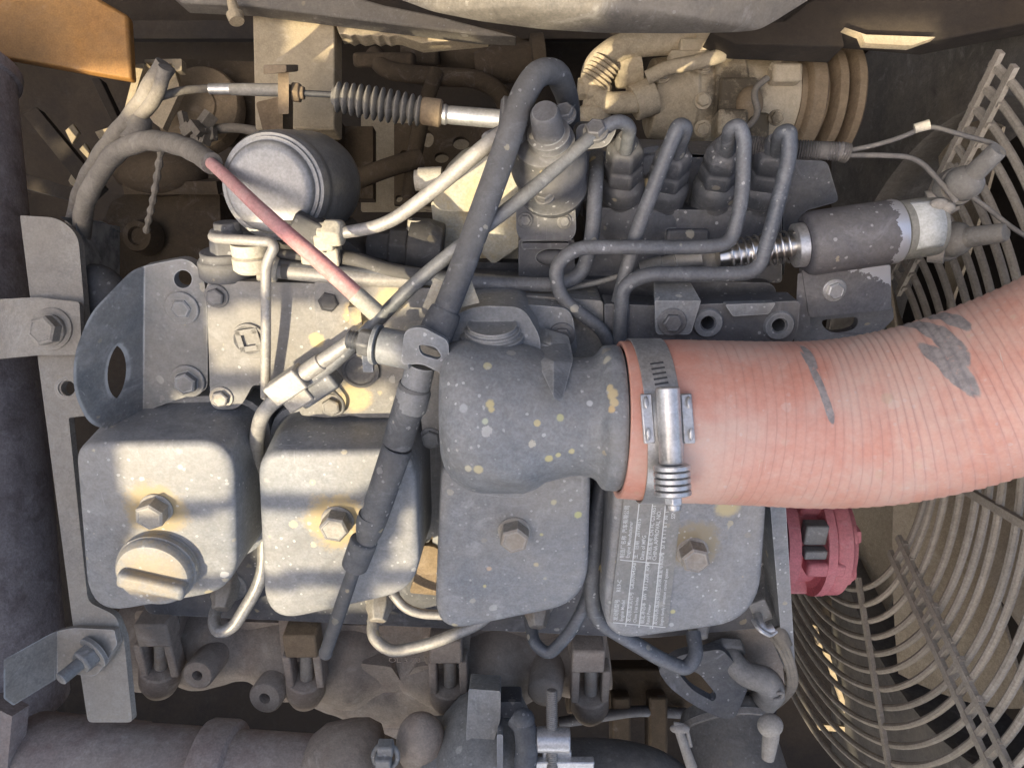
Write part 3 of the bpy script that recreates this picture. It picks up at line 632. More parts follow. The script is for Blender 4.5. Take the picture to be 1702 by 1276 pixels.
# exhaust manifold along the bottom
h0 = -.125
bm = newbm()
body = pe([(235, 1060, h0-.01), (330, 1062, h0), (450, 1075, h0), (600, 1098, h0), (760, 1100, h0), (880, 1092, h0), (1005, 1075, h0-.005)])
q, _ = resample(fillet(body, .05), 130)
sweep(bm, q, lambda t: .041+.004*math.sin(t*19)+.004*math.sin(t*41+1), 44)
q, _ = resample(fillet(pe([(520, 1085, h0-.01), (600, 1130, h0), (690, 1135, h0+.0), (730, 1090, h0)]), .03), 50); sweep(bm, q, .04, 40)
q, _ = resample(fillet(pe([(600, 1100, h0), (640, 1160, h0-.015), (660, 1230, h0-.04)]), .03), 30); sweep(bm, q, .04, 40)
for v in bm.verts:
    v.co += v.co.normalized()*0+UP*(.0022*mnoise.noise(v.co*70)+.0042*mnoise.noise(v.co*26))
plate(bm, rpoly([(300, 1030), (640, 1040), (960, 1030), (1000, 1060), (960, 1090), (720, 1120), (690, 1140), (560, 1130), (480, 1085), (300, 1070)], 20), fE(h0+.012, .03))
for x_, y_, w_ in ((262, 1052, 78), (504, 1062, 84), (742, 1075, 84), (976, 1072, 70)): plate(bm, rpoly([(x_-w_/2, y_-38), (x_+w_/2, y_-38), (x_+w_/2-6, y_+30), (x_-w_/2+6, y_+30)], 10), fE(h0+.036, .03))
plate(bm, rpoly([(600, 1102), (650, 1108), (668, 1134), (690, 1108), (720, 1104), (715, 1150), (610, 1150)], 4), fE(h0+.036, .02))
XM = obj('exhaust_manifold', bm, CAST, ENG, ang=60, bevel=.002)
def boss(a, b, r, hole=True):
    bm = newbm(); A_, B_ = E(*a), E(*b); L = (B_-A_).length; rm = r*m_(B_)
    prof = [(0, rm*1.05), (L-.002, rm), (L, rm*.9)]+([(L+.0003, rm*.34), (L-.012, rm*.28)] if hole else [(L+.002, rm*.5)])
    lathe(bm, A_, B_-A_, prof, 32); obj('manifold_boss', bm, CAST, XM)
boss((372, 1068, h0+.01), (328, 1122, h0+.062), 26); boss((480, 1105, h0+.01), (440, 1160, h0+.062), 28); boss((915, 1090, h0+.012), (905, 1152, h0+.06), 29, False)
for (px, py, mt) in ((262, 1012, CAST), (504, 1030, CAST), (742, 1040, CAST), (976, 1055, CAST)):
    hh = h0+.052
    bm = newbm(); box(bm, E(px, py+30, hh), .028, .024, .022); obj('stud_nut', bm, CAST if px != 504 else SANDD, XM, bevel=.002)
    bm = newbm(); A_, B_ = E(px+6, py+48, hh), E(px+6, py+95, hh-.0); between(bm, A_, B_, [(0, .0058), (1, .0058)], 18); obj('stud', bm, BOLTM, XM)
    bm = newbm()
    for s_ in (-1, 1): box(bm, E(px+s_*25+4, py+75, hh-.001), .007, .036, .018)
    between(bm, E(px+4, py+93, hh-.004), E(px+4, py+132, hh-.01), [(0, .017), (.6, .0175), (.9, .014), (1, .009)], 24); obj('stud_sleeve', bm, CAST, XM, bevel=.0015)
cu = bpy.data.curves.new('t', 'FONT'); cu.body = 'OL 3 70 16'; cu.size = 1; cu.extrude = .04; to = bpy.data.objects.new('t', cu); COL.objects.link(to); bpy.context.view_layer.update()
me = bpy.data.meshes.new_from_object(to.evaluated_get(bpy.context.evaluated_depsgraph_get())); p = E(646, 1100, h0+.0525); k = 16*m_(p)
me.transform(MX.Translation(p) @ MX(((1, 0, 0, 0), (0, EY.y, UP.y, 0), (0, EY.z, UP.z, 0), (0, 0, 0, 1))) @ MX.Scale(k, 4)); bm = newbm(); bm.from_mesh(me); obj('cast_lettering', bm, CAST, XM); bpy.data.objects.remove(to)

# leak-off and injector pipes that dive under the covers
for nm, pts, r, mat, fr in (
    ('injector_pipe', [(470, 655, -.012), (436, 684, -.02), (425, 730, -.03), (432, 800, -.055), (440, 880, -.06), (437, 962, -.055), (388, 1042, -.04), (362, 1052, -.04), (354, 1030, -.05), (366, 995, -.07)], 10.5, PIPEL, .018),
    ('injector_pipe', [(622, 1010, -.07), (618, 1060, -.045), (650, 1084, -.04), (715, 1070, -.04), (800, 1035, -.05), (830, 1000, -.06)], 10, PIPEL, .02),
    ('injector_pipe', [(880, 1025, -.07), (888, 1070, -.045), (912, 1088, -.04), (948, 1052, -.04), (975, 1000, -.05), (990, 940, -.06)], 10.5, PIPEM, .018),
    ('injector_pipe', [(1003, 790, -.04), (990, 870, -.03), (982, 985, -.025), (990, 1030, -.025), (1100, 1096, -.03), (1140, 1112, -.03), (1158, 1090, -.035), (1152, 1050, -.05)], 12.5, PIPEM, .022),
    ('return_pipe', [(652, 985, -.05), (672, 1010, -.045), (700, 1020, -.045), (745, 1022, -.045)], 8, PIPEL, .02)):
    bm = newbm(); pipe(bm, pe(pts), r, fr, 14); obj(nm, bm, mat, ENG, ang=70)
for (x, y) in ((372, 992), (630, 1012), (893, 1022), (1160, 1040)):
    bm = newbm(); c = E(x, y, -.062); lathe(bm, c, UP+EY*-.6, [(-.02, .011), (0, .011), (.004, .009), (.010, .007)], 6); lathe(bm, c, UP, [(-.03, .014), (-.012, .0145), (-.011, .01)], 24); obj('injector', bm, BOLTM, ENG, bevel=.0008)
bm = newbm(); lathe(bm, E(713, 915, -.062), UP, [(-.03, .012), (0, .012), (.002, .0135), (.012, .0135), (.013, .01)], 20); obj('injector', bm, SANDD, ENG)
bm = newbm(); plate(bm, rpoly([(700, 930), (740, 925), (735, 990), (680, 985)], 6), fE(-.07, .02)); box(bm, E(716, 860, -.06), .006, .09, .006, EX, EY); obj('injector_clamp', bm, SANDD, ENG, bevel=.001)
# narrow strip under the thin return line between the covers
bm = newbm(); plate(bm, rpoly([(1280, 838), (1306, 836), (1322, 1110), (1303, 1112)], 5), fE(-.04, .05)); obj('timing_cover_edge', bm, PAINT, ENG, bevel=.002)
bm = newbm(); plate(bm, rpoly([(1262, 850), (1282, 850), (1305, 1150), (1235, 1150), (1150, 1060), (1240, 1040)], 5), fE(-.085, .06)); obj('front_housing', bm, CAST, ENG, bevel=.002)
bm = newbm(); plate(bm, rpoly([(1092, 1112, 12), (1130, 1088, 14), (1200, 1078, 10), (1248, 1132, 10), (1222, 1194, 16), (1198, 1194, 14), (1150, 1170, 20), (1112, 1142, 16)], 12, 6), lambda x, y, k: E(x, y, -.052+max(0, (y-1130))*.0002)-UP*(.008*k), holes=[rpoly([(1122, 1112), (1160, 1116), (1192, 1155), (1186, 1166), (1150, 1146)], 12)], cuts=[('y', 1130), ('y', 1150)])
obj('rear_lifting_eye', bm, RUB, ENG, bevel=.002)
# ================================================================ INJECTION PUMP with its four high pressure pipes
PUMP = thing('injection_pump', E(1080, 420, -.25), 'dark dusty fuel injection pump with four delivery valves', 'pump')
bm = newbm(); plate(bm, rpoly([(975, 345), (1300, 352), (1300, 470), (975, 470)], 8), lambda x, y, k: E(x, y, -.085)-UP*(.12*k)+EY*(.02*0)); obj('pump_body', bm, PAINT_DK, PUMP, bevel=.003)
bm = newbm(); plate(bm, rpoly([(960, 250), (1335, 262), (1330, 372), (965, 362)], 10), fE(-.115, .1)); obj('valve_deck', bm, PAINT_DK, PUMP, bevel=.003)
bm = newbm(); box(bm, E(1140, 405, -.082), .028, .02, .008); blob(bm, E(1060, 375, -.088), .03, .018, .006); obj('body_rib', bm, PAINT_DK, PUMP, bevel=.002)
for (bx, by, tx, ty) in ((1030, 350, 1040, 240), (1096, 350, 1122, 250), (1180, 350, 1206, 245), (1252, 352, 1286, 245)):
    A_, B_ = E(bx, by, -.105), E(tx, ty, -.062); m = m_(A_)
    bm = newbm(); between(bm, A_, B_, [(0, 40*m), (.05, 40*m), (.07, 36*m), (.24, 35*m), (.26, 33*m), (.30, 33*m), (.32, 36*m), (.46, 36*m), (.50, 33*m), (.54, 27*m)], 28); DV = obj('delivery_valve', bm, PAINT_DK, PUMP, ang=35)
    bm = newbm(); between(bm, A_, B_, [(.53, 30*m), (.56, 32*m), (.72, 31*m), (.74, 28*m), (.77, 28*m), (.79, 30*m), (.95, 28*m), (.99, 22*m)], 6); obj('pipe_nut', bm, PAINT_DK, DV, bevel=.0012)
    bm = newbm(); between(bm, A_, B_, [(.96, 17*m), (1.08, 15*m), (1.12, 11*m)], 18); obj('nut_sleeve', bm, PAINT_DK, DV)
for x in (1066, 1218):
    bm = newbm(); plate(bm, rpoly([(x-38, 336), (x+30, 334), (x+30, 356), (x-38, 358)], 4), fE(-.088, .008)); CL = obj('valve_clamp', bm, PAINT_DK, PUMP, bevel=.001)
    bolt(CL, E(x-8, 347, -.087), 8, BOLTD, kind=(1.2, .6))
bm = newbm(); lathe(bm, E(1082, 285, -.11), UP+EY*.3, [(-.02, .017), (.006, .017), (.008, .012), (.006, .011)], 10); obj('vent_nut', bm, BOLTD, PUMP, bevel=.001)
bm = newbm(); plate(bm, rpoly([(1302, 265), (1375, 268, 10), (1395, 335, 10), (1340, 350), (1310, 400), (1302, 460)], 6), fE(-.10, .06)); obj('pump_flange', bm, PAINT_DK, PUMP, bevel=.002)
for pts, r, fr, lab in (
    ([(1040, 252, -.058), (1048, 212, -.045), (1030, 200, -.042), (1000, 212, -.04), (862, 335, -.015), (760, 412, .0), (690, 470, .003), (600, 560, -.006), (560, 600, -.012), (500, 645, -.016)], 12, .02, 'steel pipe from the first valve crossing to the left'),
    ([(1124, 258, -.06), (1140, 212, -.045), (1128, 208, -.042), (1112, 245, -.042), (1058, 385, -.045), (1040, 455, -.045), (1025, 510, -.04), (1019, 600, -.04)], 12.5, .012, 'steel pipe running straight down from the second valve'),
    ([(1208, 255, -.06), (1213, 215, -.045), (1228, 208, -.042), (1237, 230, -.04), (1234, 330, -.04), (1215, 405, -.038), (1170, 411, -.035), (960, 411, -.03), (922, 440, -.03), (930, 495, -.03), (1002, 548, -.032), (1016, 580, -.034)], 12, .03, 'steel pipe from the third valve looping far left'),
    ([(1290, 255, -.06), (1298, 222, -.045), (1312, 218, -.042), (1312, 260, -.04), (1285, 370, -.04), (1260, 452, -.036), (1210, 456, -.034), (1075, 455, -.03), (1035, 475, -.03), (1028, 590, -.034)], 12.5, .03, 'steel pipe from the fourth valve bending back left')):
    bm = newbm(); pipe(bm, pe(pts), r, fr, 16, 9); obj('injection_pipe', bm, PIPEM, PUMP, ang=80, label=lab)
# union at the lower end of the first pipe
bm = newbm(); A_, B_ = E(590, 563, -.008), E(462, 650, -.013); m = m_(A_)
between(bm, A_, B_, [(.05, 12*m), (.42, 12.5*m), (.43, 15*m), (.72, 15*m), (.73, 12*m), (.8, 12*m)], 20); obj('union_sleeve', bm, PIPEL, PUMP)
bm = newbm(); d = (B_-A_); box(bm, A_.lerp(B_, .86)+UP*.001, .026, .015, .013, d, UP.cross(d)); box(bm, A_.lerp(B_, .95)+UP*-.003+(EX*.008-EY*.004), .02, .018, .012, d, UP.cross(d)); obj('union_block', bm, PIPEL, PUMP, bevel=.0012)
bm = newbm(); box(bm, A_.lerp(B_, .75)-UP*.006+EX*.012-EY*.009, .030, .012, .014, d, UP.cross(d)); obj('union_nut', bm, PIPEM, PUMP, bevel=.002)
# low pressure pipe in front of the pump
bm = newbm(); pipe(bm, pe([(992, 258, -.09), (990, 300, -.06), (985, 395, -.055), (968, 455, -.05), (930, 474, -.048), (800, 470, -.045), (640, 456, -.04), (545, 455, -.04), (445, 440, -.04)]), 12.5, .04, 16, 9); FL = obj('feed_pipe', bm, PIPEM, PUMP, ang=80)
# priming head with bolts
hx = PAINT_DK
bm = newbm(); A_, B_ = E(925, 345, -.085), E(905, 232, -.035); m = m_(B_)
between(bm, A_, B_, [(0, 46*m), (.2, 50*m), (.3, 62*m), (.36, 64*m), (.40, 60*m), (.62, 66*m), (.70, 67*m), (.76, 62*m), (.8, 56*m), (.97, 50*m), (1, 38*m)], 40); PH = obj('priming_head', bm, hx, PUMP, ang=35)
bm = newbm(); A2 = E(912, 225, -.03); lathe(bm, A2, (B_-A_), [(0, .0095), (.018, .0085), (.0205, .007)], 24); lathe(bm, A2, (B_-A_), [(-.004, .0125), (.002, .0125), (.003, .01)], 24); obj('plunger', bm, hx, PUMP)
for x, y, r in ((882, 250, 15), (938, 190, 16), (990, 218, 17), (905, 325, 14)): bolt(PH, E(x, y, -.038), r, BOLTD, axis=(B_-A_).normalized(), kind=(1.25, .8), spin=x)
bm = newbm(); plate(bm, rpoly([(955, 205, 20), (1030, 208, 18), (1010, 245, 14), (960, 250)], 10), fE(-.05, .02)); obj('head_ear', bm, hx, PUMP, bevel=.003)
bm = newbm(); plate(bm, rpoly([(858, 340), (956, 340), (958, 385), (950, 400), (866, 400), (858, 385)], 10), fE(-.062, .06)); GH = obj('governor_housing', bm, hx, PUMP, bevel=.003)
bm = newbm(); plate(bm, rpoly([(862, 398), (955, 398), (955, 470), (862, 470)], 6), fE(-.075, .06)); plate(bm, rpoly([(868, 404), (945, 404), (945, 414), (868, 414)], 3), fE(-.070, .01)); blob(bm, E(920, 428, -.075), .012, .006, .006); obj('governor_block', bm, hx, PUMP, bevel=.002)
for x, y in ((873, 366), (938, 368)): bolt(GH, E(x, y, -.061), 10, BOLTD, kind=(1.25, .5))
bm = newbm(); A_, B_ = E(868, 215, -.045), E(812, 240, -.03); m = m_(B_); between(bm, A_, B_, [(-.2, 26*m), (.3, 27*m), (.32, 23*m), (.5, 24*m), (.52, 21*m), (1, 20*m), (1.03, 16*m)], 12); obj('inlet_nut', bm, hx, PUMP, bevel=.001)
bm = newbm(); between(bm, E(875, 200, -.06), E(830, 195, -.06), [(0, .012), (.9, .0125), (1, .01)], 16); obj('fitting_cap', bm, hx, PUMP)
FEED = grime('pale stained casting', (.36, .345, .28), (.43, .41, .33), dust=(.5, .42, .25), da=.4, speck=.5, rust=(.5, .36, .14), rust_a=.6)
# feed pump lit by the sun left of the black hose
bm = newbm(); plate(bm, rpoly([(765, 262, 18), (862, 258), (862, 352), (738, 352, 10), (720, 342, 8), (726, 300, 14)], 10), fE(-.10, .07)); obj('feed_pump_top', bm, FEED, PUMP, bevel=.006, seg=4)
bm = newbm(); plate(bm, rpoly([(716, 335, 6), (862, 330), (864, 436), (780, 436), (725, 416, 10)], 8), fE(-.112, .07)); plate(bm, rpoly([(800, 345), (862, 345), (862, 410), (820, 440), (800, 420)], 6), fE(-.10, .02)); obj('feed_pump_body', bm, FEED, PUMP, bevel=.005, seg=4)
bm = newbm(); between(bm, E(735, 298, -.105), E(690, 300, -.105), [(0, .0085), (.85, .0085), (.86, .007), (1, .007)], 16); obj('hose_barb', bm, CREAM, PUMP)
bm = newbm(); between(bm, E(612, 412, -.09), E(680, 416, -.09), [(0, .012), (.55, .013), (.56, .016), (1, .016)], 8); between(bm, E(680, 412, -.092), E(735, 420, -.092), [(0, .021), (.5, .022), (1, .02)], 24); obj('black_coupling', bm, RUBD, PUMP, bevel=.001)
bm = newbm(); between(bm, E(690, 365, -.09), E(690, 392, -.09), [(0, .005), (.7, .006), (1, .009)], 12); obj('bleed_screw', bm, CREAM, PUMP)
bm = newbm(); plate(bm, rpoly([(600, 432), (1000, 440), (1000, 500), (600, 470)], 4), fE(-.10, .03)); plate(bm, rpoly([(730, 478), (880, 484), (880, 498), (730, 494)], 4), fE(-.05, .006)); obj('pump_cradle', bm, RUBD, PUMP, bevel=.002)

# ================================================================ STOP SOLENOID
hs = -.045
SOL = thing('stop_solenoid', E(1420, 400, hs-.03), 'grey cylinder solenoid with chipped paint and a spring plunger', 'solenoid')
A_, B_ = E(1338, 406, hs), E(1492, 384, hs); m = m_(A_); sax = (B_-A_).normalized(); so_ = A_.lerp(B_, .86).dot(sax)
SOLM = grime('chipped solenoid paint', (.075, .075, .085), (.10, .10, .108), da=.3, speck=.6, rough=.5, wear=(tuple(sax), so_, (.6, .6, .6)))
bm = newbm(); between(bm, A_, B_, [(-.01, 40*m), (0, 47*m), (.03, 51*m), (.08, 53*m), (.94, 53*m), (.98, 51*m), (1, 46*m)], 48); obj('coil_can', bm, SOLM, SOL)
EC = (B_-A_)
bm = newbm(); between(bm, A_, B_, [(1.0, 46*m), (1.01, 48.5*m), (1.38, 48.5*m), (1.41, 46*m), (1.41, 30*m)], 48); CAPS = obj('end_cap', bm, grime('olive end cap', (.2, .2, .17), (.25, .245, .21), da=.3, speck=.1), SOL)
# pale label patch standing a hair proud on the cap
bm = newbm(); g = []
side = Z.cross(sax).normalized(); upv = sax.cross(side)
for i in range(2):
    for j in range(13):
        an = R(-52+104*j/12); g.append(bm.verts.new(A_+EC*(1.06+.28*i)+(Z*math.cos(an)+side*math.sin(an))*(49.1*m)))
for j in range(12): bm.faces.new((g[j], g[j+1], g[13+j+1], g[13+j]))
lb = obj('cap_label', bm, grime('pale label', (.52, .53, .48), (.6, .6, .55), da=.15, speck=.15), SOL); lb.modifiers.new('s', 'SOLIDIFY').thickness = .0006
bm = newbm(); between(bm, A_, B_, [(-.13, 30*m), (-.12, 36*m), (-.02, 37*m), (-.01, 33*m)], 36); obj('collar', bm, ALU, SOL)
bm = newbm(); between(bm, A_, B_, [(-.95, 16*m), (-.13, 17*m)], 28); between(bm, A_, B_, [(-.62, 21*m), (-.40, 22*m), (-.39, 17*m)], 28); obj('plunger', bm, CHROME, SOL)
bm = newbm(); pts = []
sd = sax.orthogonal().normalized(); sv = sax.cross(sd)
for i in range(9*18+1):
    t = i/(9*18); an = i/18*2*math.pi; pts.append(A_+EC*(-.84+.70*t)+(sd*math.cos(an)+sv*math.sin(an))*(26*m))
sweep(bm, pts, 1.9*m, 6); obj('spring', bm, CHROME, SOL)
bm = newbm(); box(bm, E(1178, 412, -.05), .03, .004, .024, sax, side); box(bm, E(1185, 432, -.055), .028, .014, .006, sax, side); obj('clevis', bm, BRACK, SOL, bevel=.001)
bm = newbm(); between(bm, E(1165, 425, -.05), E(1062, 448, -.055), [(0, 17*m), (.4, 18*m), (.41, 14*m), (.62, 13*m), (.63, 15*m), (.98, 14*m), (1, 8*m)], 20); pipe(bm, pe([(1065, 447, -.055), (1000, 468, -.058), (930, 482, -.06)]), 5, .01, 10); obj('stop_rod', bm, BRACK, SOL)
# bracket under the can
bm = newbm(); plate(bm, rpoly([(1333, 448, 4), (1480, 440, 4), (1482, 515, 8), (1345, 528, 8)], 5), fE(-.052, .006)); plate(bm, rpoly([(1342, 520), (1484, 508), (1486, 530, 6), (1455, 560, 10), (1345, 575, 10)], 6), lambda x, y, k: E(x, y, -.056-(y-508)*.0006)-UP*(.006*k), holes=[rpoly([(1362, 532), (1428, 526), (1424, 545), (1400, 553), (1375, 552)], 12)])
plate(bm, [(1326, 455), (1342, 450), (1350, 600), (1318, 600)], lambda x, y, k: E(x, y, -.053-(.05*k)))
SB = obj('bracket', bm, grime('chipped bracket paint', (.095, .095, .105), (.13, .13, .135), da=.3, speck=.45, wear=((EX*.35+EY).normalized()[:], (EX*.35+EY).normalized().dot(E(1455, 462, -.052)), (.6, .6, .6))), SOL, bevel=.002)
bolt(SB, E(1387, 482, -.051), 14.5, ALU, spin=.4, kind=(1.35, .7), label='bright hex bolt')
# two rubber terminal boots with their leads
for (cx, cy, hx_, tx, ty, th_) in ((1602, 305, -.035, 1660, 248, -.02), (1585, 398, -.045, 1672, 386, -.02)):
    bm = newbm(); c = E(cx, cy, hx_); e = E(tx, ty, th_); mm = m_(c); d = (e-c)
    blob(bm, c, 31*mm, 29*mm, 29*mm); lathe(bm, c-UP*.012-EY*.005, UP+EY*.4, [(-.006, 24*mm), (0, 32*mm), (.004, 33*mm), (.008, 31*mm)], 28); between(bm, c, e, [(0, 18*mm), (.95, 15*mm), (1, 13*mm)], 20); obj('terminal_boot', bm, GREY, SOL, ang=60)
bm = newbm(); between(bm, E(1545, 345, hs-.005), E(1590, 330, hs), [(0, .011), (1, .007)], 14); between(bm, E(1548, 400, hs-.005), E(1575, 402, hs), [(0, .014), (1, .014)], 14); blob(bm, E(1562, 340, -.035), .006, .004, .004, seg=10); blob(bm, E(1574, 345, -.034), .005, .004, .004, seg=10); obj('terminal_stud', bm, STRAP, SOL)

def cable(name, pts, rpx, mat, label, cat, fr=.03, seg=10, f=pe, k=7, **kw):
    bm = newbm(); pipe(bm, f(pts), rpx, fr, seg, k); return tag(obj(name, bm, mat, ang=80), label, cat, **kw)
cable('wire', [(1400, 252, -.05), (1450, 243, -.045), (1500, 228, -.04), (1543, 208, -.035), (1590, 222, -.03), (1650, 238, -.028), (1664, 250, -.024)], 4, WIRE, 'frayed wire arching over the upper solenoid boot', 'wire', .012, group='loose wires at the solenoid')
cable('wire', [(1400, 258, -.05), (1470, 258, -.048), (1525, 262, -.045), (1565, 305, -.035), (1590, 335, -.03)], 4.5, WIRE, 'twisted dark wire with a blue nick running to the boot terminals', 'wire', .012, group='loose wires at the solenoid')
cable('wire', [(1612, 325, -.03), (1640, 345, -.028), (1690, 385, -.02), (1740, 410, -.01)], 4, WIRE, 'pale taped wire below the upper boot going off right', 'wire', .012, group='loose wires at the solenoid')
bm = newbm(); q, L = resample(pe([(1240, 240, -.07), (1315, 248, -.058), (1395, 252, -.05), (1408, 255, -.05)]), 80); sweep(bm, q, lambda t: .0055+.0006*math.sin(t*240), 14); tag(obj('braided_sleeve', bm, WIRE), 'dark braided sleeve with two wires coming out', 'cable sleeve')
bm = newbm(); between(bm, E(1520, 214, -.037), E(1545, 207, -.035), [(0, .0028), (1, .003)], 10); tag(obj('wire_tape', bm, CREAM), 'small cream tape on the bend of the arching wire', 'tape')

# ================================================================ RED INTAKE HOSE and its clamp
hp = [(1027, 697, .024), (1120, 699, .024), (1250, 703, .024), (1360, 706, .026), (1460, 697, .03), (1560, 675, .036), (1660, 642, .042), (1760, 602, .05), (1880, 540, .06)]
hpx = [134, 139, 140, 143, 147, 150, 153, 156, 160]
cl, L = resample(fillet(pe(hp), .09, 10), 260)
rad = []
for i, p in enumerate(cl):
    px = 851+p.x*FPX/(CAMZ-p.z); j = 0
    while j < len(hp)-2 and hp[j+1][0] < px: j += 1
    u = max(0, min(1, (px-hp[j][0])/(hp[j+1][0]-hp[j][0]))); rr_ = (hpx[j]+(hpx[j+1]-hpx[j])*u)*m_(p)*.97
    rad.append(rr_)
rib = .0056
def hr(t):
    i = min(len(rad)-1, int(t*(len(rad)-1)+.5)); s_ = t*L
    g = (s_/rib) % 1.0; lip = min(1, s_/.006)
    wav = .0
    if s_ > .045: 
        amp = .0003+min(1, max(0, (s_-.09)/.09))*.0007
        wav = amp*((g*.9) if g < .88 else (.79-(g-.88)*6.6))-amp*.5
    return rad[i]*(1-.0*lip)+wav
def hosehook(s, c):
    uv = s.n('ShaderNodeUVMap').outputs[0]; sp = s.n('ShaderNodeSeparateXYZ'); s.put(sp.inputs[0], uv)
    u = s.math('ADD', sp.outputs[0], s.math('MULTIPLY', s.math('SUBTRACT', s.noise(38, 3), .5), .0024))
    g = s.math('FRACT', s.math('DIVIDE', u, rib)); ln = s.ramp(s.math('ABSOLUTE', s.math('SUBTRACT', g, .93)), .11, .02)
    ln = s.math('MULTIPLY', ln, s.ramp(s.noise(40, 5), .35, .6)); ln = s.math('MULTIPLY', ln, s.ramp(u, .035, .06))
    c = s.mix(s.math('MULTIPLY', ln, .3), c, (.34, .15, .11))
    def patch(c, pts, col):
        for (p, rx, ry, ang) in pts:
            d = s.n('ShaderNodeVectorMath', operation='SUBTRACT'); s.put(d.inputs[0], s.pos); d.inputs[1].default_value = p
            a_ = V((math.cos(ang), math.sin(ang), 0)); b_ = V((-math.sin(ang), math.cos(ang), 0)); q = []
            for ax_, r_ in ((a_, rx), (b_, ry)):
                t_ = s.n('ShaderNodeVectorMath', operation='DOT_PRODUCT'); s.put(t_.inputs[0], d.outputs[0]); t_.inputs[1].default_value = ax_/r_; q.append(s.math('POWER', s.math('ABSOLUTE', t_.outputs['Value']), 2.0))
            e = s.math('ADD', s.math('ADD', q[0], q[1]), s.math('MULTIPLY', s.math('SUBTRACT', s.noise(60, 6, .65), .5), 1.7))
            c = s.mix(s.math('MULTIPLY', s.ramp(e, 1.0, .75), s.ramp(s.noise(240, 4, .7), .22, .42)), c, col)
        return c
    n = s.noise(190, 4, .7); gcol = s.mix(s.ramp(n, .35, .65), (.22, .195, .18), (.34, .30, .27))
    return patch(c, HPATCH, gcol)
def hs_(px, py):                                    # point on the hose's upper skin under a photo pixel
    best = min(range(len(cl)), key=lambda i: abs(851+cl[i].x*FPX/(CAMZ-cl[i].z)-px)); p = cl[best]; r_ = rad[best]; z_ = p.z
    for _ in range(6):
        q = P(px, py, z_); dy = (q.y-p.y); z_ = p.z+math.sqrt(max(1e-6, r_*r_-dy*dy))
    return tuple(P(px, py, z_))
HPATCH = [(hs_(1580, 560), .0055, .0165, R(14)), (hs_(1602, 612), .0055, .017, R(30)), (hs_(1568, 528), .004, .009, R(5)), (hs_(1362, 632), .0022, .017, R(11)), (hs_(1348, 592), .0022, .008, R(4)), (hs_(1378, 672), .0024, .011, R(12))]
HOSEM = grime('red silicone hose', (.57, .25, .172), (.60, .36, .275), dust=(.55, .45, .37), da=.8, up=.05, speck=.28, rough=.55, bump=.1, hook=hosehook, smear=.25, ov=.14)
# dust settles along the far upper flank of the hose
bm = newbm(); sweep(bm, cl, hr, 72, cap=False, uv=True)
HOSE = obj('intake_hose', bm, HOSEM, ang=60)
mm_ = HOSE.modifiers.new('wall', 'SOLIDIFY'); mm_.thickness = .004; mm_.offset = -1
tag(HOSE, 'large faded red ribbed intake hose sweeping to the right edge', 'hose')

HC = thing('hose_clamp', E(1098, 700, .0), 'silver spring hose clamp round the end of the red hose', 'clamp')
cT, cB = E(1084, 699, .024), E(1108, 699, .024)
bm = newbm(); c0 = E(1077, 699, .024); r0 = 136*.97*m_(c0)+.0006; n = 72; g = []
for i in range(n):
    an = 2*math.pi*i/n; sy, cz = math.sin(an), math.cos(an)
    xs_ = (-sy*.006, ) ; off = EX*(-sy*.003)
    for dx, dr in ((-.0095, 0), (.0095, 0), (.0095, .0011), (-.0095, .0011)):
        lipr = .0018 if abs(dx) > .009 and dr else 0
        g.append(bm.verts.new(c0+off+EX*dx+V((0, 1, 0))*(sy*(r0+dr))+Z*(cz*(r0+dr))))
for i in range(n):
    j = (i+1) % n
    for k in range(4):
        l = (k+1) % 4; bm.faces.new((g[4*i+k], g[4*i+l], g[4*j+l], g[4*j+k]))
BAND = obj('band', bm, ALU, HC, bevel=.0003)
def onb(py, dx=0, dr=.0):
    """point on the band's outside at photo row py"""
    z_ = c0.z+r0
    for _ in range(8):
        q = P(1100, py, z_); sy = max(-.999, min(.999, q.y/(r0)-c0.y/r0)); z_ = c0.z+(r0+dr)*math.sqrt(1-sy*sy)
    return c0+EX*(-sy*.003+dx)+V((0, sy*(r0+dr), 0))+Z*((r0+dr)*math.sqrt(1-sy*sy)), V((0, sy, math.sqrt(1-sy*sy)))
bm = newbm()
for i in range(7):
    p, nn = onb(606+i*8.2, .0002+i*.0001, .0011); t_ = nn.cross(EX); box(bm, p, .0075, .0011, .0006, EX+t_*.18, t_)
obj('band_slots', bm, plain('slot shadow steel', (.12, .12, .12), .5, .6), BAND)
bm = newbm()
for py0, py1 in ((656, 736),):
    for s_ in (-1, 1):
        pa, na = onb(py0, .0015+s_*.0105, .0016); pb, nb = onb(py1, .0015+s_*.0105, .0016); d = pb-pa; box(bm, (pa+pb)/2+(na+nb).normalized()*.0018, d.length, .0062, .0024, d, d.cross(na+nb))
SADD = obj('saddle', bm, ALU, HC, bevel=.0008)
bm = newbm()
for py in (672, 720):
    for s_ in (-1, 1):
        p, nn = onb(py, .0015+s_*.0112, .0052); blob(bm, p, .0013, .0034, .0008, EX, nn.cross(EX), seg=12)
obj('weld_tab', bm, ALU, HC)
pa, na = onb(652, .0015, .007); pb, nb = onb(762, .0015, .007); pa += na*.001
mid = (pa+pb)/2; axd = (pb-pa).normalized(); pa_ = mid-axd*((pb-pa).length/2); nm_ = (na+nb).normalized()*.0018
bm = newbm(); between(bm, pa_+nm_, mid+axd*((pb-pa).length/2)+nm_, [(0, .0056), (.02, .0063), (.97, .0063), (1, .0056)], 28); obj('screw_housing', bm, ALU, HC)
pe_ = pb+nm_; bm = newbm(); w_ = .0028
for i in range(5): lathe(bm, pe_+axd*(.0005+i*.0033), axd, [(0, .0088), (.0004, .0096), (.0024, .0096), (.0030, .0082)], 32)
obj('spring_washers', bm, ALU, HC)
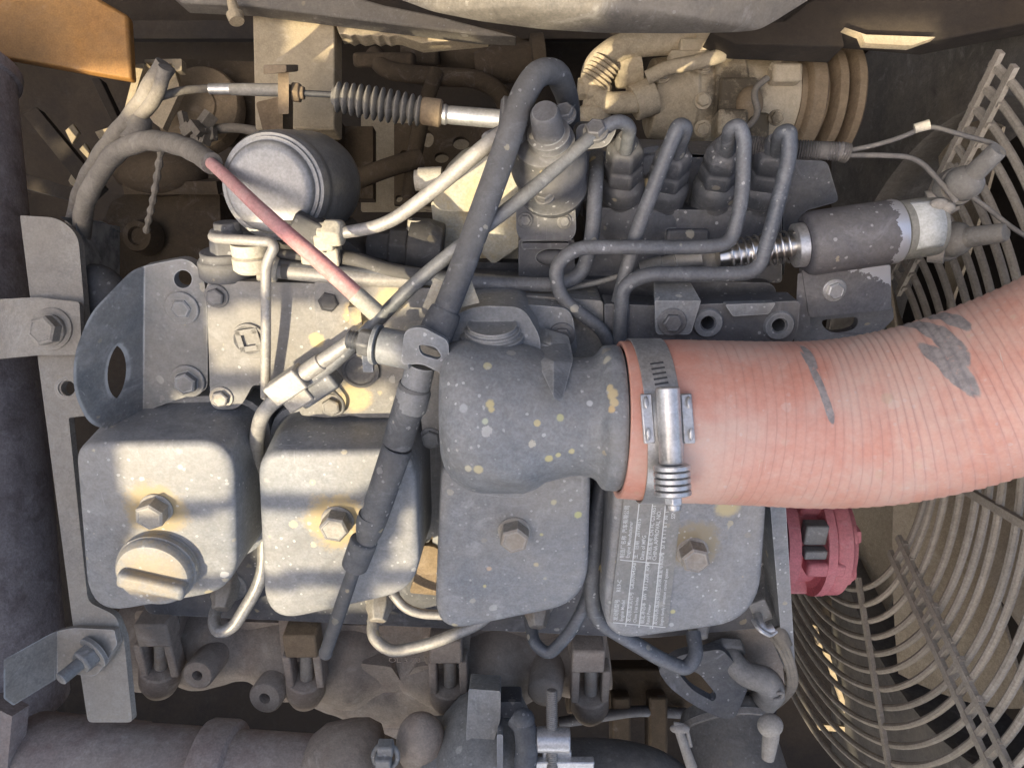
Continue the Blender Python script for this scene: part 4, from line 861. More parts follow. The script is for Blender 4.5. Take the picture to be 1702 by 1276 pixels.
bm = newbm(); q_ = pe_+axd*.0172; lathe(bm, q_, axd, [(0, .0052), (.004, .005), (.0045, .004)], 6); lathe(bm, q_+axd*.004, axd, [(0, .0042), (.003, .004), (.0035, .003)], 16); obj('clamp_screw', bm, ALU, HC, bevel=.0005)

# ================================================================ BLACK BREATHER HOSE, P-CLIP, DIPSTICK
bt = thing('breather_hose', E(800, 350, -.03), 'long dark rubber hose arching from the pump and down to the clip', 'hose')
bm = newbm(); q = fillet(pe([(950, 225, -.11), (945, 165, -.08), (925, 118, -.055), (893, 120, -.04), (868, 160, -.03), (835, 262, -.015), (790, 385, .0), (748, 500, .012), (716, 575, .018)]), .04, 10)
sweep(bm, q, lambda t: (19.5-3*max(0, .25-t)/.25)*.000385, 20); obj('hose_tube', bm, RUB, bt, ang=80)
bm = newbm(); A_, B_ = E(742, 515, .0125), E(722, 560, .017); between(bm, A_, B_, [(0, .0088), (.3, .0098), (1, .0102)], 20); obj('hose_end', bm, RUB, bt)
bm = newbm()
for s_, pts in ((-1, [(722, 462), (752, 476), (742, 530), (702, 510)]), (1, [(770, 478), (782, 462), (797, 503), (762, 512)])): plate(bm, pts, lambda x, y, k: E(x, y, .004)-UP*.0007*k)
tag(obj('tape_flag', bm, TAPE), 'dusty beige tape flags wrapped round the dark hose', 'tape')
PC = thing('pipe_clip', E(700, 590, .0), 'rounded grey loop clip holding the dark hose beside the elbow', 'clip')
bm = newbm(); plate(bm, rpoly([(672, 548, 18), (700, 542, 14), (745, 566, 10), (748, 616, 8), (736, 622, 8), (700, 604), (666, 606, 10)], 8), lambda x, y, k: E(x, y, .03+.004*math.sin((x-660)/90*3.1))-UP*(.0035*k), holes=[rpoly([(694, 572), (724, 576), (734, 592), (728, 598), (700, 590)], 9)], cuts=[('x', v) for v in range(675, 745, 9)]); obj('loop', bm, PAINT, PC, bevel=.0012)
bm = newbm(); q = fillet(pe([(668, 602, .022), (700, 598, .029), (730, 610, .028), (742, 624, .02)]), .01); sweep(bm, q, .0022, 10); obj('bright_edge', bm, ALU, PC)
bm = newbm(); A_, B_ = E(578, 563, .012), E(690, 585, .02); m = m_(A_)
between(bm, A_, B_, [(.50, 29*m), (.52, 31*m), (.98, 31*m), (1, 28*m)], 28); obj('spacer', bm, PAINT, PC)
bm = newbm(); between(bm, A_, B_, [(.18, 22*m), (.20, 24*m), (.36, 24*m), (.38, 22*m)], 6); obj('nut', bm, BOLTD, PC, bevel=.001)
bm = newbm(); between(bm, A_, B_, [(.0, 13*m), (.02, 16*m), (.05, 13*m), (.07, 16*m), (.10, 13*m), (.12, 16*m), (.15, 13*m), (.17, 16*m), (.2, 13*m)], 18); obj('thread', bm, BOLTD, PC)
bm = newbm(); between(bm, A_, B_, [(.40, 33*m), (.405, 34*m), (.46, 34*m), (.465, 33*m)], 30); box(bm, E(612, 600, .008), .006, .012, .005); obj('washer', bm, PAINT, PC)
DS = thing('dipstick', E(620, 860, .0), 'long dark dipstick tube slanting down over the second cover', 'dipstick')
D0, D1 = E(705, 610, .022), E(540, 1090, .0)
def dp(t): return D0.lerp(D1, t)+UP*(.006*math.sin(t*3.1))
m = m_(D0)
bm = newbm(); between(bm, E(700, 605, .02), E(678, 690, .02), [(0, 24*m), (.45, 26*m), (.5, 29*m), (.85, 29*m), (.9, 25*m), (1, 24*m)], 24); obj('joint', bm, PAINT, DS)
bm = newbm(); between(bm, E(690, 640, .02), E(660, 738, .021), [(0, 27*m), (.95, 27*m), (1, 26*m)], 24); obj('upper_sleeve', bm, RUB, DS)
bm = newbm(); between(bm, E(661, 742, .0205), E(617, 872, .022), [(0, 25*m), (.02, 27*m), (.9, 26*m), (1, 25*m)], 24); obj('lower_sleeve', bm, RUB, DS)
bm = newbm(); between(bm, E(620, 855, .022), E(606, 912, .022), [(0, 26*m), (.2, 27.5*m), (.5, 24*m), (.72, 19*m), (1, 18*m)], 24); obj('neck', bm, RUB, DS)
bm = newbm(); between(bm, E(606, 896, .022), E(588, 944, .022), [(0, 20*m), (.04, 26*m), (.92, 25*m), (1, 18*m)], 24); obj('cap', bm, RUB, DS, bevel=.0008)
bm = newbm(); A_, B_ = E(592, 935, .021), E(540, 1088, .018); sweep(bm, resample([A_, B_], 12)[0], lambda t: (12.5+1.5*math.sin(t*3))*m, 16); q = A_.lerp(B_, .97); blob(bm, q, .0048, .006, .0045, EX, B_-A_); obj('grip', bm, RUB, DS, ang=70)

# ================================================================ FUEL FILTER, FITTINGS AND THIN LINES, UPPER LEFT
FI = thing('fuel_filter', P(480, 310, -.12), 'large grey metal filter can with a stepped round face', 'filter')
A_, B_ = E(446, 312, -.045), E(520, 305, -.125); m = m_(A_)
bm = newbm(); between(bm, A_, B_, [(-.01, 20*m), (-.008, 60*m), (0, 70*m), (.02, 75*m), (.055, 76*m), (.06, 82*m), (.085, 83*m), (.09, 88*m), (.14, 92*m), (.22, 93*m), (.26, 90*m), (.30, 92*m), (.36, 95*m), (.9, 97*m), (1.05, 92*m), (1.12, 70*m)], 72); obj('can', bm, CAN, FI, ang=50)
FH = thing('filter_head', E(470, 420, -.09), 'black filter head with pale banjo fittings below the filter can', 'filter head')
bm = newbm(); plate(bm, rpoly([(365, 385), (560, 385), (600, 420), (640, 470), (345, 470)], 8), fE(-.075, .05)); obj('head_body', bm, RUBD, FH, bevel=.003)
bm = newbm(); lathe(bm, E(382, 460, -.055), EY+UP*.05, [(0, .017), (.002, .0185), (.012, .0185), (.014, .016), (.018, .016)], 28); lathe(bm, E(382, 425, -.052), EY+UP*.05, [(0, .012), (.004, .012), (.016, .0105), (.018, .009)], 6); lathe(bm, E(378, 382, -.052), EY, [(-.004, .009), (.005, .0085)], 8); obj('banjo_bolt', bm, RUB, FH, bevel=.001)
bm = newbm(); lathe(bm, E(423, 450, -.035), EY+UP*.03, [(0, .0105), (.002, .0125), (.009, .0125), (.0105, .0105), (.011, .012), (.018, .012)], 24); obj('banjo_eye', bm, CREAM, FH)
bm = newbm(); between(bm, E(432, 443, -.037), E(462, 449, -.038), [(0, .009), (.8, .0085), (1, .0075)], 20); obj('pipe_collar', bm, CREAM, FH)
bm = newbm(); pipe(bm, pe([(462, 449, -.039), (545, 458, -.039), (600, 462, -.038), (700, 466, -.042)]), 13.8, .03, 16); obj('pale_pipe', bm, PIPEL, FH, ang=70)
bm = newbm(); lathe(bm, E(470, 449, -.039), EX+EY*-.1, [(0, .0056), (.004, .0056)], 20); obj('black_band', bm, RUBD, FH)
bm = newbm(); pipe(bm, pe([(450, 422, -.045), (520, 428, -.045)]), 10, .01, 14); lathe(bm, E(516, 428, -.045), EX, [(0, .005), (.02, .005)], 16); obj('black_pipe', bm, RUBD, FH)
bm = newbm(); box(bm, E(535, 424, -.045), .024, .012, .014); box(bm, E(540, 402, -.035), .012, .010, .010); obj('pale_block', bm, CREAM, FH, bevel=.0015)
bm = newbm(); box(bm, E(520, 385, -.036), .026, .015, .01, EX-EY*.55, EY); box(bm, E(500, 372, -.045), .03, .006, .01); obj('connector_arm', bm, RUBD, FH, bevel=.0015)
bm = newbm(); q = fillet(pe([(560, 430, -.05), (590, 432, -.045), (640, 450, -.04), (700, 460, -.042)]), .02); sweep(bm, q, .0055, 14); obj('black_elbow', bm, RUBD, FH, ang=70)
bm = newbm(); plate(bm, rpoly([(523, 462), (575, 462), (585, 530, 14), (560, 545, 10), (523, 520)], 6), fE(-.036, .006)); box(bm, E(592, 522, -.035), .008, .012, .008); obj('clip_bracket', bm, MANI, FH, bevel=.0015)

RL = thing('return_line', E(445, 520, -.02), 'thin bare steel return line bent down over the manifold plate', 'pipe')
bm = newbm(); pipe(bm, pe([(383, 398, -.04), (352, 392, -.034), (358, 396, -.028), (450, 402, -.022), (456, 410, -.02), (442, 440, -.02), (442, 560, -.022), (441, 660, -.03)]), 8.8, .014, 12); obj('line', bm, PIPEL, RL, ang=70)
WP = thing('supply_pipe', E(680, 330, -.03), 'pale to dark curved steel pipe from the left nut up to the pump', 'pipe')
q, _ = resample(fillet(pe([(560, 388, -.035), (640, 376, -.03), (720, 318, -.025), (800, 248, -.025), (835, 222, -.03)]), .08, 14), 60)
bm = newbm(); sweep(bm, q, lambda t: (10.5+3*t)*m_(q[30]), 14); obj('tube', bm, PIPEL, WP, ang=70)
bm = newbm(); between(bm, E(530, 385, -.036), E(572, 388, -.035), [(0, .0068), (.25, .0068), (.3, .0088), (.7, .0092), (.9, .0088), (1, .006)], 6); obj('end_nut', bm, CREAM, WP, bevel=.0012)

PT = thing('pink_fuel_line', E(450, 370, .01), 'faded pink line running down from a grey sleeve to the steel pipe', 'hose')
q, _ = resample(fillet(pe([(340, 262, -.055), (372, 290, -.04), (450, 365, .0), (540, 442, .012), (625, 520, .01)]), .03), 40)
bm = newbm(); sweep(bm, q, lambda t: (10.5+4.5*t)*m_(q[20]), 14); obj('line', bm, PINKT, PT, ang=70)
bm = newbm(); A_, B_ = q[35], q[39]; between(bm, A_, B_, [(0, 15.6*m_(A_)), (1, 16.5*m_(A_))], 16); obj('wrapped_end', bm, TAPE, PT)
bm = newbm(); sweep(bm, fillet(pe([(135, 400, -.16), (140, 330, -.14), (190, 252, -.12), (240, 232, -.11), (290, 238, -.09), (325, 252, -.07), (352, 272, -.05)]), .06), lambda t: .0068+.0003*math.sin(t*60), 16); obj('sleeve', bm, LOOM, PT, ang=60)
HB = thing('wiring_loom', E(200, 230, -.15), 'dusty taped wiring loom rising past the filter at upper left', 'wiring')
bm = newbm(); q, _ = resample(fillet(pe([(115, 420, -.19), (130, 320, -.17), (175, 245, -.15), (232, 180, -.13), (262, 130, -.12), (276, 108, -.12)]), .08), 50); sweep(bm, q, lambda t: .0058+.0012*t+.0003*math.sin(t*50), 16); obj('trunk', bm, LOOM, HB, ang=60)
bm = newbm(); sweep(bm, fillet(pe([(160, 300, -.155), (200, 215, -.14), (240, 188, -.125), (262, 160, -.115), (275, 112, -.11)]), .04), .0045, 14); sweep(bm, fillet(pe([(235, 200, -.13), (228, 225, -.12), (215, 238, -.115)]), .02), .0075, 12); obj('branch', bm, LOOM, HB, ang=60)
bm = newbm(); sweep(bm, fillet(pe([(255, 165, -.12), (300, 150, -.13), (350, 147, -.14)]), .04), .0028, 12)
TC = thing('throttle_cable', P(600, 170, -.2), 'dusty control cable with a ribbed rubber boot and bright rod', 'cable')
obj('cable', bm, LOOM, TC, ang=60)
bm = newbm(); between(bm, E(347, 148, -.14), E(470, 150, -.14), [(0, .0034), (.28, .0034), (.30, .0040), (1, .0045)], 18); obj('conduit_end', bm, grime('conduit', (.2, .19, .165), (.27, .25, .21), da=.4, speck=0, rough=.6), TC)
bm = newbm(); lathe(bm, E(348, 148, -.14), EX, [(0, .0037), (.016, .0038)], 18); obj('crimp', bm, ALU, TC)
bm = newbm(); between(bm, E(478, 153, -.14), E(506, 155, -.14), [(0, .0055), (.3, .0055), (.32, .0072), (.75, .0072), (.77, .005), (1, .005)], 6); obj('lock_nut', bm, SANDD, TC, bevel=.001)
bm = newbm(); between(bm, E(500, 155, -.14), E(560, 158, -.14), [(0, .0022), (1, .0022)], 12); obj('rod', bm, RUBD, TC)
A_, B_ = E(552, 160, -.14), E(704, 186, -.14); prof = [(0, .005)]
for i in range(12): t = .03+i*.08; k_ = .0100+.0012*math.sin(i/11*3.1); prof += [(t, .0066), (t+.022, k_), (t+.036, k_+.0006), (t+.05, k_), (t+.072, .0066)]
prof += [(1, .0066)]
bm = newbm(); between(bm, A_, B_, prof, 32); obj('bellows_boot', bm, grime('boot', (.12, .115, .1), (.16, .15, .13), da=.5, speck=0, rough=.85), TC, ang=50)
bm = newbm(); between(bm, E(700, 184, -.14), E(735, 189, -.14), [(0, .0082), (.1, .0094), (.9, .0096), (1, .008)], 28); obj('boot_cuff', bm, SANDD, TC)
bm = newbm(); between(bm, E(732, 190, -.14), E(840, 199, -.14), [(0, .0066), (.08, .0072), (.12, .006), (.16, .0064), (1, .0066)], 28); obj('bright_rod', bm, ALU, TC)
bm = newbm(); plate(bm, rpoly([(462, 112), (480, 112), (480, 190), (462, 190)], 3), lambda x, y, k: E(x, y, -.13-.10*k)); plate(bm, rpoly([(438, 108), (476, 108), (476, 120), (438, 124)], 3), fE(-.12, .03)); plate(bm, rpoly([(425, 170), (470, 160), (470, 230), (440, 230)], 6), fE(-.2, .03))
tag(obj('cable_bracket', bm, SANDD, bevel=.0015), 'sand brown bracket holding the cable end nut', 'bracket')

# sand covered plates behind
bm = newbm(); plate(bm, rpoly([(300, 98), (456, 104), (470, 235), (300, 235)], 6), fP(-.285, .02)); tag(obj('backing_plate', bm, SANDSHADE, bevel=.002), 'brown plate behind the round disc', 'plate')
AL = thing('round_disc', P(338, 190, -.28), 'round sand brown disc cover behind the wiring', 'disc')
bm = newbm(); lathe(bm, P(340, 190, -.28), Z+V((-.12, .05, 0)), [(0, .046), (.012, .046), (.015, .044), (.0155, .022), (.018, .021), (.019, .0)], 48); obj('disc', bm, SANDD, AL)
bm = newbm(); pipe(bm, pp([(355, 215, -.24), (390, 212, -.235), (450, 222, -.23)]), 8, .02, 10); [box(bm, P(296+random.uniform(0, 56), 196+random.uniform(0, 34), -.235+random.uniform(0, .02)), random.uniform(.008, .018), random.uniform(.005, .012), random.uniform(.006, .012), V((random.uniform(-1, 1), 1, 0)), V((1, .3, .4))) for _ in range(9)]; [pipe(bm, pp([(302+6*k_, 222-3*k_, -.23), (325+4*k_, 205+random.uniform(-8, 8), -.225), (352+3*k_, 212+6*k_, -.23)]), 3.5, .01, 8) for k_ in range(4)]; obj('terminal_cluster', bm, LOOM, AL)
bm = newbm(); plate(bm, rpoly([(226, 106), (240, 106), (218, 178), (206, 184)], 2), fP(-.2, .015)); plate(bm, rpoly([(238, 108), (286, 104), (300, 150), (270, 215), (222, 180)], 3), fP(-.225, .01)); plate(bm, rpoly([(240, 99), (302, 98), (302, 118), (292, 118), (286, 106), (240, 104)], 2), fP(-.21, .01))
tag(obj('sheet_bracket', bm, SAND, bevel=.001), 'folded sheet bracket with sunlit sandy edges', 'bracket')
TP = thing('gearbox_housing', P(255, 390, -.25), 'brown sand covered housing with a round boss left of the filter', 'housing')
bm = newbm(); plate(bm, rpoly([(185, 335), (215, 320), (365, 318), (370, 480), (150, 480), (158, 400)], 10), fP(-.24, .08)); obj('shell', bm, SANDSHADE, TP, bevel=.006, seg=3)
bm = newbm(); lathe(bm, P(245, 395, -.235), Z+V((-.1, -.1, 0)), [(0, .018), (.012, .016), (.018, .0145), (.0185, .009), (.014, .008)], 28); obj('boss', bm, SANDSHADE, TP)
bm = newbm(); blob(bm, P(268, 288, -.22), .045, .022, .03); blob(bm, P(208, 283, -.21), .012, .016, .012); box(bm, P(290, 310, -.215), .09, .012, .02); obj('round_lug', bm, SANDSHADE, TP)
bm = newbm(); q, _ = resample(fillet(pe([(268, 245, -.11), (262, 290, -.12), (255, 330, -.13), (243, 385, -.15)]), .02), 50); sweep(bm, q, lambda t: .0022+.0006*math.sin(t*47), 8); tag(obj('wire', bm, LOOM), 'thin twisted wire hanging down to the brown boss', 'wire')
# deep hoses behind the boot
cable('hose', [(620, 90, -.36), (640, 118, -.35), (720, 128, -.35), (790, 130, -.35), (830, 150, -.36), (850, 200, -.38)], 15, SANDSHADE, 'sand brown hose far behind the ribbed boot', 'hose', .05, 14, pp, group='brown hoses deep behind the ribbed boot')
cable('hose', [(725, 120, -.34), (705, 180, -.33), (688, 260, -.33), (680, 330, -.34)], 13, SANDSHADE, 'brown hose hanging down behind the boot cuff', 'hose', .05, 14, pp, group='brown hoses deep behind the ribbed boot')
cable('hose', [(590, 300, -.3), (640, 280, -.3), (700, 262, -.31)], 16, SANDSHADE, 'brown hose end right of the filter can', 'hose', .05, 14, pp, group='brown hoses deep behind the ribbed boot')
bm = newbm(); box(bm, P(700, 80, -.4), .045, .04, .05); box(bm, P(640, 100, -.36), .07, .016, .03); blob(bm, P(800, 85, -.42), .07, .03, .04); tag(obj('valve_block', bm, SANDSHADE, bevel=.004), 'dusty valve block in shadow under the ledge', 'valve')
bm = newbm(); between(bm, P(790, 112, -.38), P(905, 100, -.38), [(0, .016), (.2, .022), (.8, .022), (.82, .03), (1, .03)], 20); tag(obj('hydraulic_fitting', bm, SANDSHADE), 'large brown hydraulic fitting in shadow beside the hose arch', 'fitting')
bm = newbm(); plate(bm, [(655, 205), (830, 205), (830, 340), (655, 340)], fP(-.42, .01), holes=[ell(711, 231, 10, 14, 16), ell(766, 238, 14, 11, 16), ell(672, 260, 9, 10, 16), ell(734, 262, 12, 9, 16), ell(655+8, 330, 6, 6, 12)]); tag(obj('perforated_plate', bm, SANDSHADE), 'brown plate with round holes seen behind the supply pipe', 'plate')
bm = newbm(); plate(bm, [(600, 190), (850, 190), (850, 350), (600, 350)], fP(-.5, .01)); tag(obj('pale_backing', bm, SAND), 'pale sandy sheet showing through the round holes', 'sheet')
bm = newbm(); plate(bm, [(500, 190), (560, 190), (560, 330), (500, 330)], fP(-.36, .04)); plate(bm, [(565, 210), (620, 210), (620, 330), (565, 330)], fP(-.4, .02)); tag(obj('bulkhead', bm, SANDSHADE), 'dark brown bulkhead strips behind the filter can', 'bulkhead')
for pts, nm in (([(150, 130), (166, 130), (260, 330), (246, 330)], 'thin strut crossing behind the wiring loom'), ([(38, 190), (60, 178), (170, 310), (150, 330)], 'lower dark strut beside the muffler'), ([(30, 285), (140, 318), (140, 338), (30, 310)], 'short dark strut next to the muffler end')):
    bm = newbm(); plate(bm, pts, fP(-.38, .015)); tag(obj('strut', bm, DARK, bevel=.001), nm, 'strut', 'dark struts deep behind the muffler')

# ================================================================ AIR CONDITIONING COMPRESSOR
AC = thing('compressor', P(1200, 150, -.35), 'sand caked compressor with grooved pulley below the tank bottom', 'compressor')
zc = -.19
A_, B_ = P(1075, 165, zc), P(1310, 165, zc); m = m_(A_)
bm = newbm(); between(bm, A_, B_, [(0, 50*m), (.02, 62*m), (.30, 70*m), (.31, 66*m), (.40, 66*m), (.41, 72*m), (.62, 72*m), (.63, 66*m), (1, 62*m)], 40); obj('housing', bm, ACM, AC, ang=35, bevel=.002)
bm = newbm(); 
bm.free()
for x_, y_, a_, b_, c_ in ((1192, 78, .026, .022, .026), (1212, 208, .026, .022, .026), (1300, 128, .026, .016, .03), (1258, 215, .018, .026, .015), (1225, 160, .034, .030, .012)):
    bm = newbm(); box(bm, P(x_, y_, zc+.036), a_, b_, c_, EX, V((0, 1, .1))); obj('lug', bm, ACM, AC, bevel=.003)
bm = newbm(); blob(bm, P(1245, 175, zc+.04), .012, .016, .01); obj('round_lug', bm, SANDD, AC)
prof = []
for t, r in ((0, 40), (.02, 62), (.10, 64), (.12, 72), (.16, 76), (.36, 77), (.40, 72), (.41, 52), (.50, 52), (.51, 76), (.54, 82), (.66, 83), (.69, 78), (.70, 60), (.76, 60), (.77, 84), (.80, 90), (.90, 91), (.94, 86), (.95, 60), (1, 60)): prof.append((t, r*m))
bm = newbm(); between(bm, P(1308, 168, zc), P(1408, 170, zc), prof, 56); obj('pulley', bm, SANDD, AC, ang=35)
bm = newbm(); q = fillet(pp([(985, 150, zc+.03), (988, 110, zc+.04), (1030, 76, zc+.045), (1110, 68, zc+.045), (1195, 70, zc+.04), (1290, 85, zc+.02)]), .05, 10); sweep(bm, q, .0115, 18); obj('upper_hose', bm, ACM, AC, ang=60)
bm = newbm(); pr = []
for i in range(6): pr += [(i/6, .0105), (i/6+.08, .0135), (i/6+.14, .0115)]
between(bm, P(1010, 100, zc+.045), P(985, 140, zc+.04), pr, 24); obj('crimp', bm, ACM, AC)
bm = newbm(); between(bm, P(960, 148, zc+.03), P(1012, 150, zc+.03), [(0, .010), (.3, .010), (.31, .013), (.9, .014), (1, .012)], 8); between(bm, P(995, 140, zc+.03), P(985, 215, zc+.02), [(0, .012), (.5, .012), (.55, .015), (1, .013)], 20); obj('elbow_fitting', bm, ACM, AC, bevel=.001)
bm = newbm(); q = fillet(pp([(990, 150, zc+.03), (1005, 172, zc+.035), (1060, 170, zc+.035), (1075, 160, zc+.035)]), .02); sweep(bm, q, .0095, 16); between(bm, P(1052, 172, zc+.03), P(1085, 158, zc+.03), [(0, .016), (1, .017)], 10); obj('suction_pipe', bm, ACM, AC, ang=60)
for x_, y_, a_, b_ in ((1175, 83, .05, .014), (1170, 67, .014, .012), (1150, 98, .04, .010)):
    bm = newbm(); box(bm, P(x_, y_, zc+.052), a_, b_, .018, EX, V((0, 1, .1))); obj('port_block', bm, ACM, AC, bevel=.002)
bm = newbm(); between(bm, P(1018, 122, zc+.03), P(1062, 114, zc+.03), [(0, .008), (.1, .014), (1, .017)], 20); obj('port_cone', bm, ACM, AC)

for x_, y_, s_ in ((1168, 112, 11), (1168, 168, 11), (1168, 214, 11), (1290, 112, 10), (1290, 196, 10), (1100, 128, 10)):
    bolt(AC, P(x_, y_, zc+.056-abs(y_-165)*.00022), s_, ACM, axis=(Z+V((0, (165-y_)*.012, 0))).normalized(), spin=x_, kind=(1.3, .8))
bm = newbm(); q = fillet(pp([(1075, 130, zc+.06), (1110, 112, zc+.066), (1160, 104, zc+.068), (1200, 92, zc+.062)]), .03); sweep(bm, q, .006, 14); obj('lower_hose', bm, ACM, AC, ang=60)
bm = newbm(); q = fillet(pp([(1195, 240, zc+.06), (1215, 205, zc+.07), (1240, 215, zc+.066), (1262, 190, zc+.066), (1250, 150, zc+.066), (1275, 130, zc+.06)]), .02); sweep(bm, q, .0028, 8); obj('wire', bm, LOOM, AC, ang=60)

# ================================================================ LEFT SIDE: muffler, straps, mounting plate
MU = thing('muffler', P(-60, 640, -.14), 'large dark scorched muffler cylinder along the left edge', 'muffler')
A_, B_ = P(-195, 100, -.12), P(-130, 1200, -.12); m = m_(A_)
bm = newbm(); between(bm, A_, B_, [(0, 185*m), (.012, 190*m), (.02, 186*m), (.3, 196*m), (1, 212*m)], 96); obj('drum', bm, MUFF, MU, ang=60)
bm = newbm(); between(bm, A_, B_, [(-.005, 192*m), (0, 196*m), (.015, 194*m), (.018, 186*m)], 96); obj('rim', bm, MUFF, MU)
SP = thing('mounting_plate', P(110, 760, -.05), 'pale dusty steel mounting plate standing beside the muffler', 'bracket')
bm = newbm(); plate(bm, rpoly([(33, 358, 3), (98, 362, 30), (130, 390, 26), (140, 510, 6), (150, 640, 6), (150, 690, 6), (114, 694, 4), (146, 1000, 12), (192, 1022, 12), (206, 1060, 6), (220, 1200), (146, 1200), (120, 1030), (62, 590)], 8), fP(-.055, .007), holes=[ell(114, 645, 13, 13, 20)]); obj('plate', bm, STRAP, SP, bevel=.0012)
bm = newbm(); plate(bm, [(126, 372), (198, 384), (198, 480), (138, 520)], lambda x, y, k: P(x, y, -.06-(x-126)*.0009)-V((.0, -.004, .001))*k); plate(bm, [(100, 360), (128, 380), (198, 384), (170, 368)], lambda x, y, k: P(x, y, -.062-(x-100)*.0006)-Z*.004*k); obj('side_flange', bm, BRACK, SP)
bm = newbm(); c = P(112, 645, -.056); lathe(bm, c, Z+EX*.15, [(-.012, .0075), (-.01, .0052), (-.008, .0062), (-.006, .0052), (-.004, .0062), (-.002, .0052), (0, .0055), (.0012, .0062), (.001, .0085), (-.003, .0088), (-.012, .0088)], 28, closed=True); obj('threaded_hole', bm, BOLTM, SP)
bm = newbm(); blob(bm, P(165, 500, -.09), .025, .03, .02); obj('rubber_mount', bm, RUB, SP)
UB = thing('clamp_strap', P(60, 545, -.045), 'pale curved strap end bolted across the mounting plate, upper', 'strap')
bm = newbm(); plate(bm, rpoly([(-60, 500), (0, 497), (60, 494), (132, 502, 5), (136, 590, 5), (60, 590), (0, 596), (-60, 600)], 8), lambda x, y, k: P(x, y, -.045-max(0, 25-x)*.0006)-Z*.005*k, cuts=[('x', v) for v in (-20, 0, 12, 25)]); obj('strap', bm, STRAP, UB, bevel=.001)
bm = newbm(); lathe(bm, P(86, 547, -.0455), Z, [(0, .0155), (.0018, .0157), (.0024, .0145)], 40); obj('washer', bm, STRAP, UB)
bolt(UB, P(84, 549, -.043), 25, STRAP, axis=(Z+V((-.12, -.08, 0))).normalized(), spin=.2, kind=(1.05, .9))
STRAP2 = grime('grey strap steel', (.2, .185, .16), (.27, .25, .22), da=.45, speck=.25, rough=.65, edge=.7)
LB2 = thing('lower_strap', P(110, 1100, -.09), 'bent grey strap with a nut and bolt end at lower left', 'strap')
bm = newbm(); plate(bm, rpoly([(6, 1096, 3), (88, 1050, 14), (120, 1043, 10), (190, 1046, 4), (195, 1070, 4), (160, 1125, 14), (110, 1118, 10), (22, 1172, 3), (6, 1160, 2)], 8), lambda x, y, k: P(x, y, -.046+max(0, 95-x)*.0004)-Z*.007*k, cuts=[('x', v) for v in (70, 80, 88, 95, 102)]); obj('strap', bm, STRAP2, LB2, bevel=.0018)
c = P(155, 1084, -.046); ax = (Z*.8+V((-.45, -.45, 0))).normalized(); bm = newbm(); lathe(bm, c, ax, [(-.002, .013), (.001, .013), (.0015, .012)], 28); obj('washer', bm, BRACK, LB2)
bm = newbm(); lathe(bm, c, ax, [(.001, .0095), (.010, .0095), (.011, .008)], 6); obj('nut', bm, BRACK, LB2, bevel=.001)
bm = newbm(); lathe(bm, c, ax, [(.008, .0048), (.026, .0048), (.027, .0035)], 14); obj('bolt_end', bm, BRACK, LB2)

# ================================================================ BOTTOM EDGE: exhaust pipe, turbocharger, hoses
EP = thing('exhaust_pipe', P(300, 1250, -.1), 'scorched brown exhaust pipe along the bottom left edge', 'exhaust pipe')
A_, B_ = P(-60, 1275, -.1), P(620, 1310, -.1); m = m_(A_)
bm = newbm(); between(bm, A_, B_, [(0, 88*m), (.12, 92*m), (.2, 91*m), (.42, 84*m), (.425, 82*m), (.85, 78*m), (1, 78*m)], 56); obj('pipe', bm, RUSTY, EP, ang=30)
bm = newbm(); between(bm, A_, B_, [(.575, 84*m), (.58, 92*m), (.59, 95*m), (.645, 95*m), (.655, 92*m), (.66, 80*m)], 56); obj('band', bm, RUSTY, EP, ang=30)
bm = newbm(); between(bm, A_, B_, [(.84, 78*m), (.87, 96*m), (.93, 106*m), (.97, 108*m), (1.0, 100*m), (1.02, 70*m)], 56); obj('flange', bm, CAST, EP, ang=50)
bm = newbm(); plate(bm, [(-40, 1160), (20, 1190), (10, 1300), (-40, 1300)], fP(-.06, .02)); obj('end_flange', bm, RUSTY, EP)
TU = thing('turbocharger', P(790, 1250, -.1), 'dusty grey turbocharger housing at the bottom centre', 'turbocharger')
zt = -.11; A_, B_ = P(700, 1300, zt), P(880, 1310, zt); m = m_(A_)
bm = newbm(); between(bm, A_, B_, [(0, 92*m), (.04, 102*m), (.16, 104*m), (.17, 108*m), (.3, 136*m), (.45, 152*m), (.7, 152*m), (.9, 140*m), (1, 110*m), (1.02, 80*m)], 72); obj('compressor_housing', bm, TURB, TU, ang=50)
bm = newbm(); plate(bm, rpoly([(779, 1144, 4), (832, 1148, 4), (832, 1195), (818, 1240), (774, 1230)], 5), lambda x, y, k: P(x, y, zt+.045-(y-1144)*.0)-Z*.03*k); obj('housing_foot', bm, TURB, TU, bevel=.0025)
bm = newbm(); plate(bm, rpoly([(830, 1166, 6), (868, 1166, 6), (868, 1192), (830, 1192)], 4), fP(zt+.03, .03)); between(bm, P(822, 1200, zt), P(868, 1202, zt), [(0, .015), (1, .015)], 18); obj('actuator_arm', bm, PAINT_DK, TU, bevel=.001)
bm = newbm(); plate(bm, rpoly([(826, 1220, 3), (836, 1220, 3), (836, 1300), (826, 1300)], 3), fP(zt+.06, .05)); obj('flange_edge', bm, PAINT, TU, bevel=.001)
bm = newbm(); between(bm, P(600, 1300, zt), P(705, 1300, zt), [(0, 66*m), (.3, 74*m), (.6, 62*m), (1, 66*m)], 40); blob(bm, P(700, 1235, zt+.02), .02, .028, .02); obj('bearing_housing', bm, CAST, TU)
bm = newbm(); q = fillet(pp([(868, 1320, -.05), (876, 1240, -.05), (872, 1205, -.055), (858, 1190, -.06)]), .02); sweep(bm, q, .0085, 16); blob(bm, P(870, 1195, -.055), .0085, .0085, .0085); tag(obj('oil_line', bm, RUB, ang=60), 'short dark rubber line standing right of the turbocharger', 'hose')
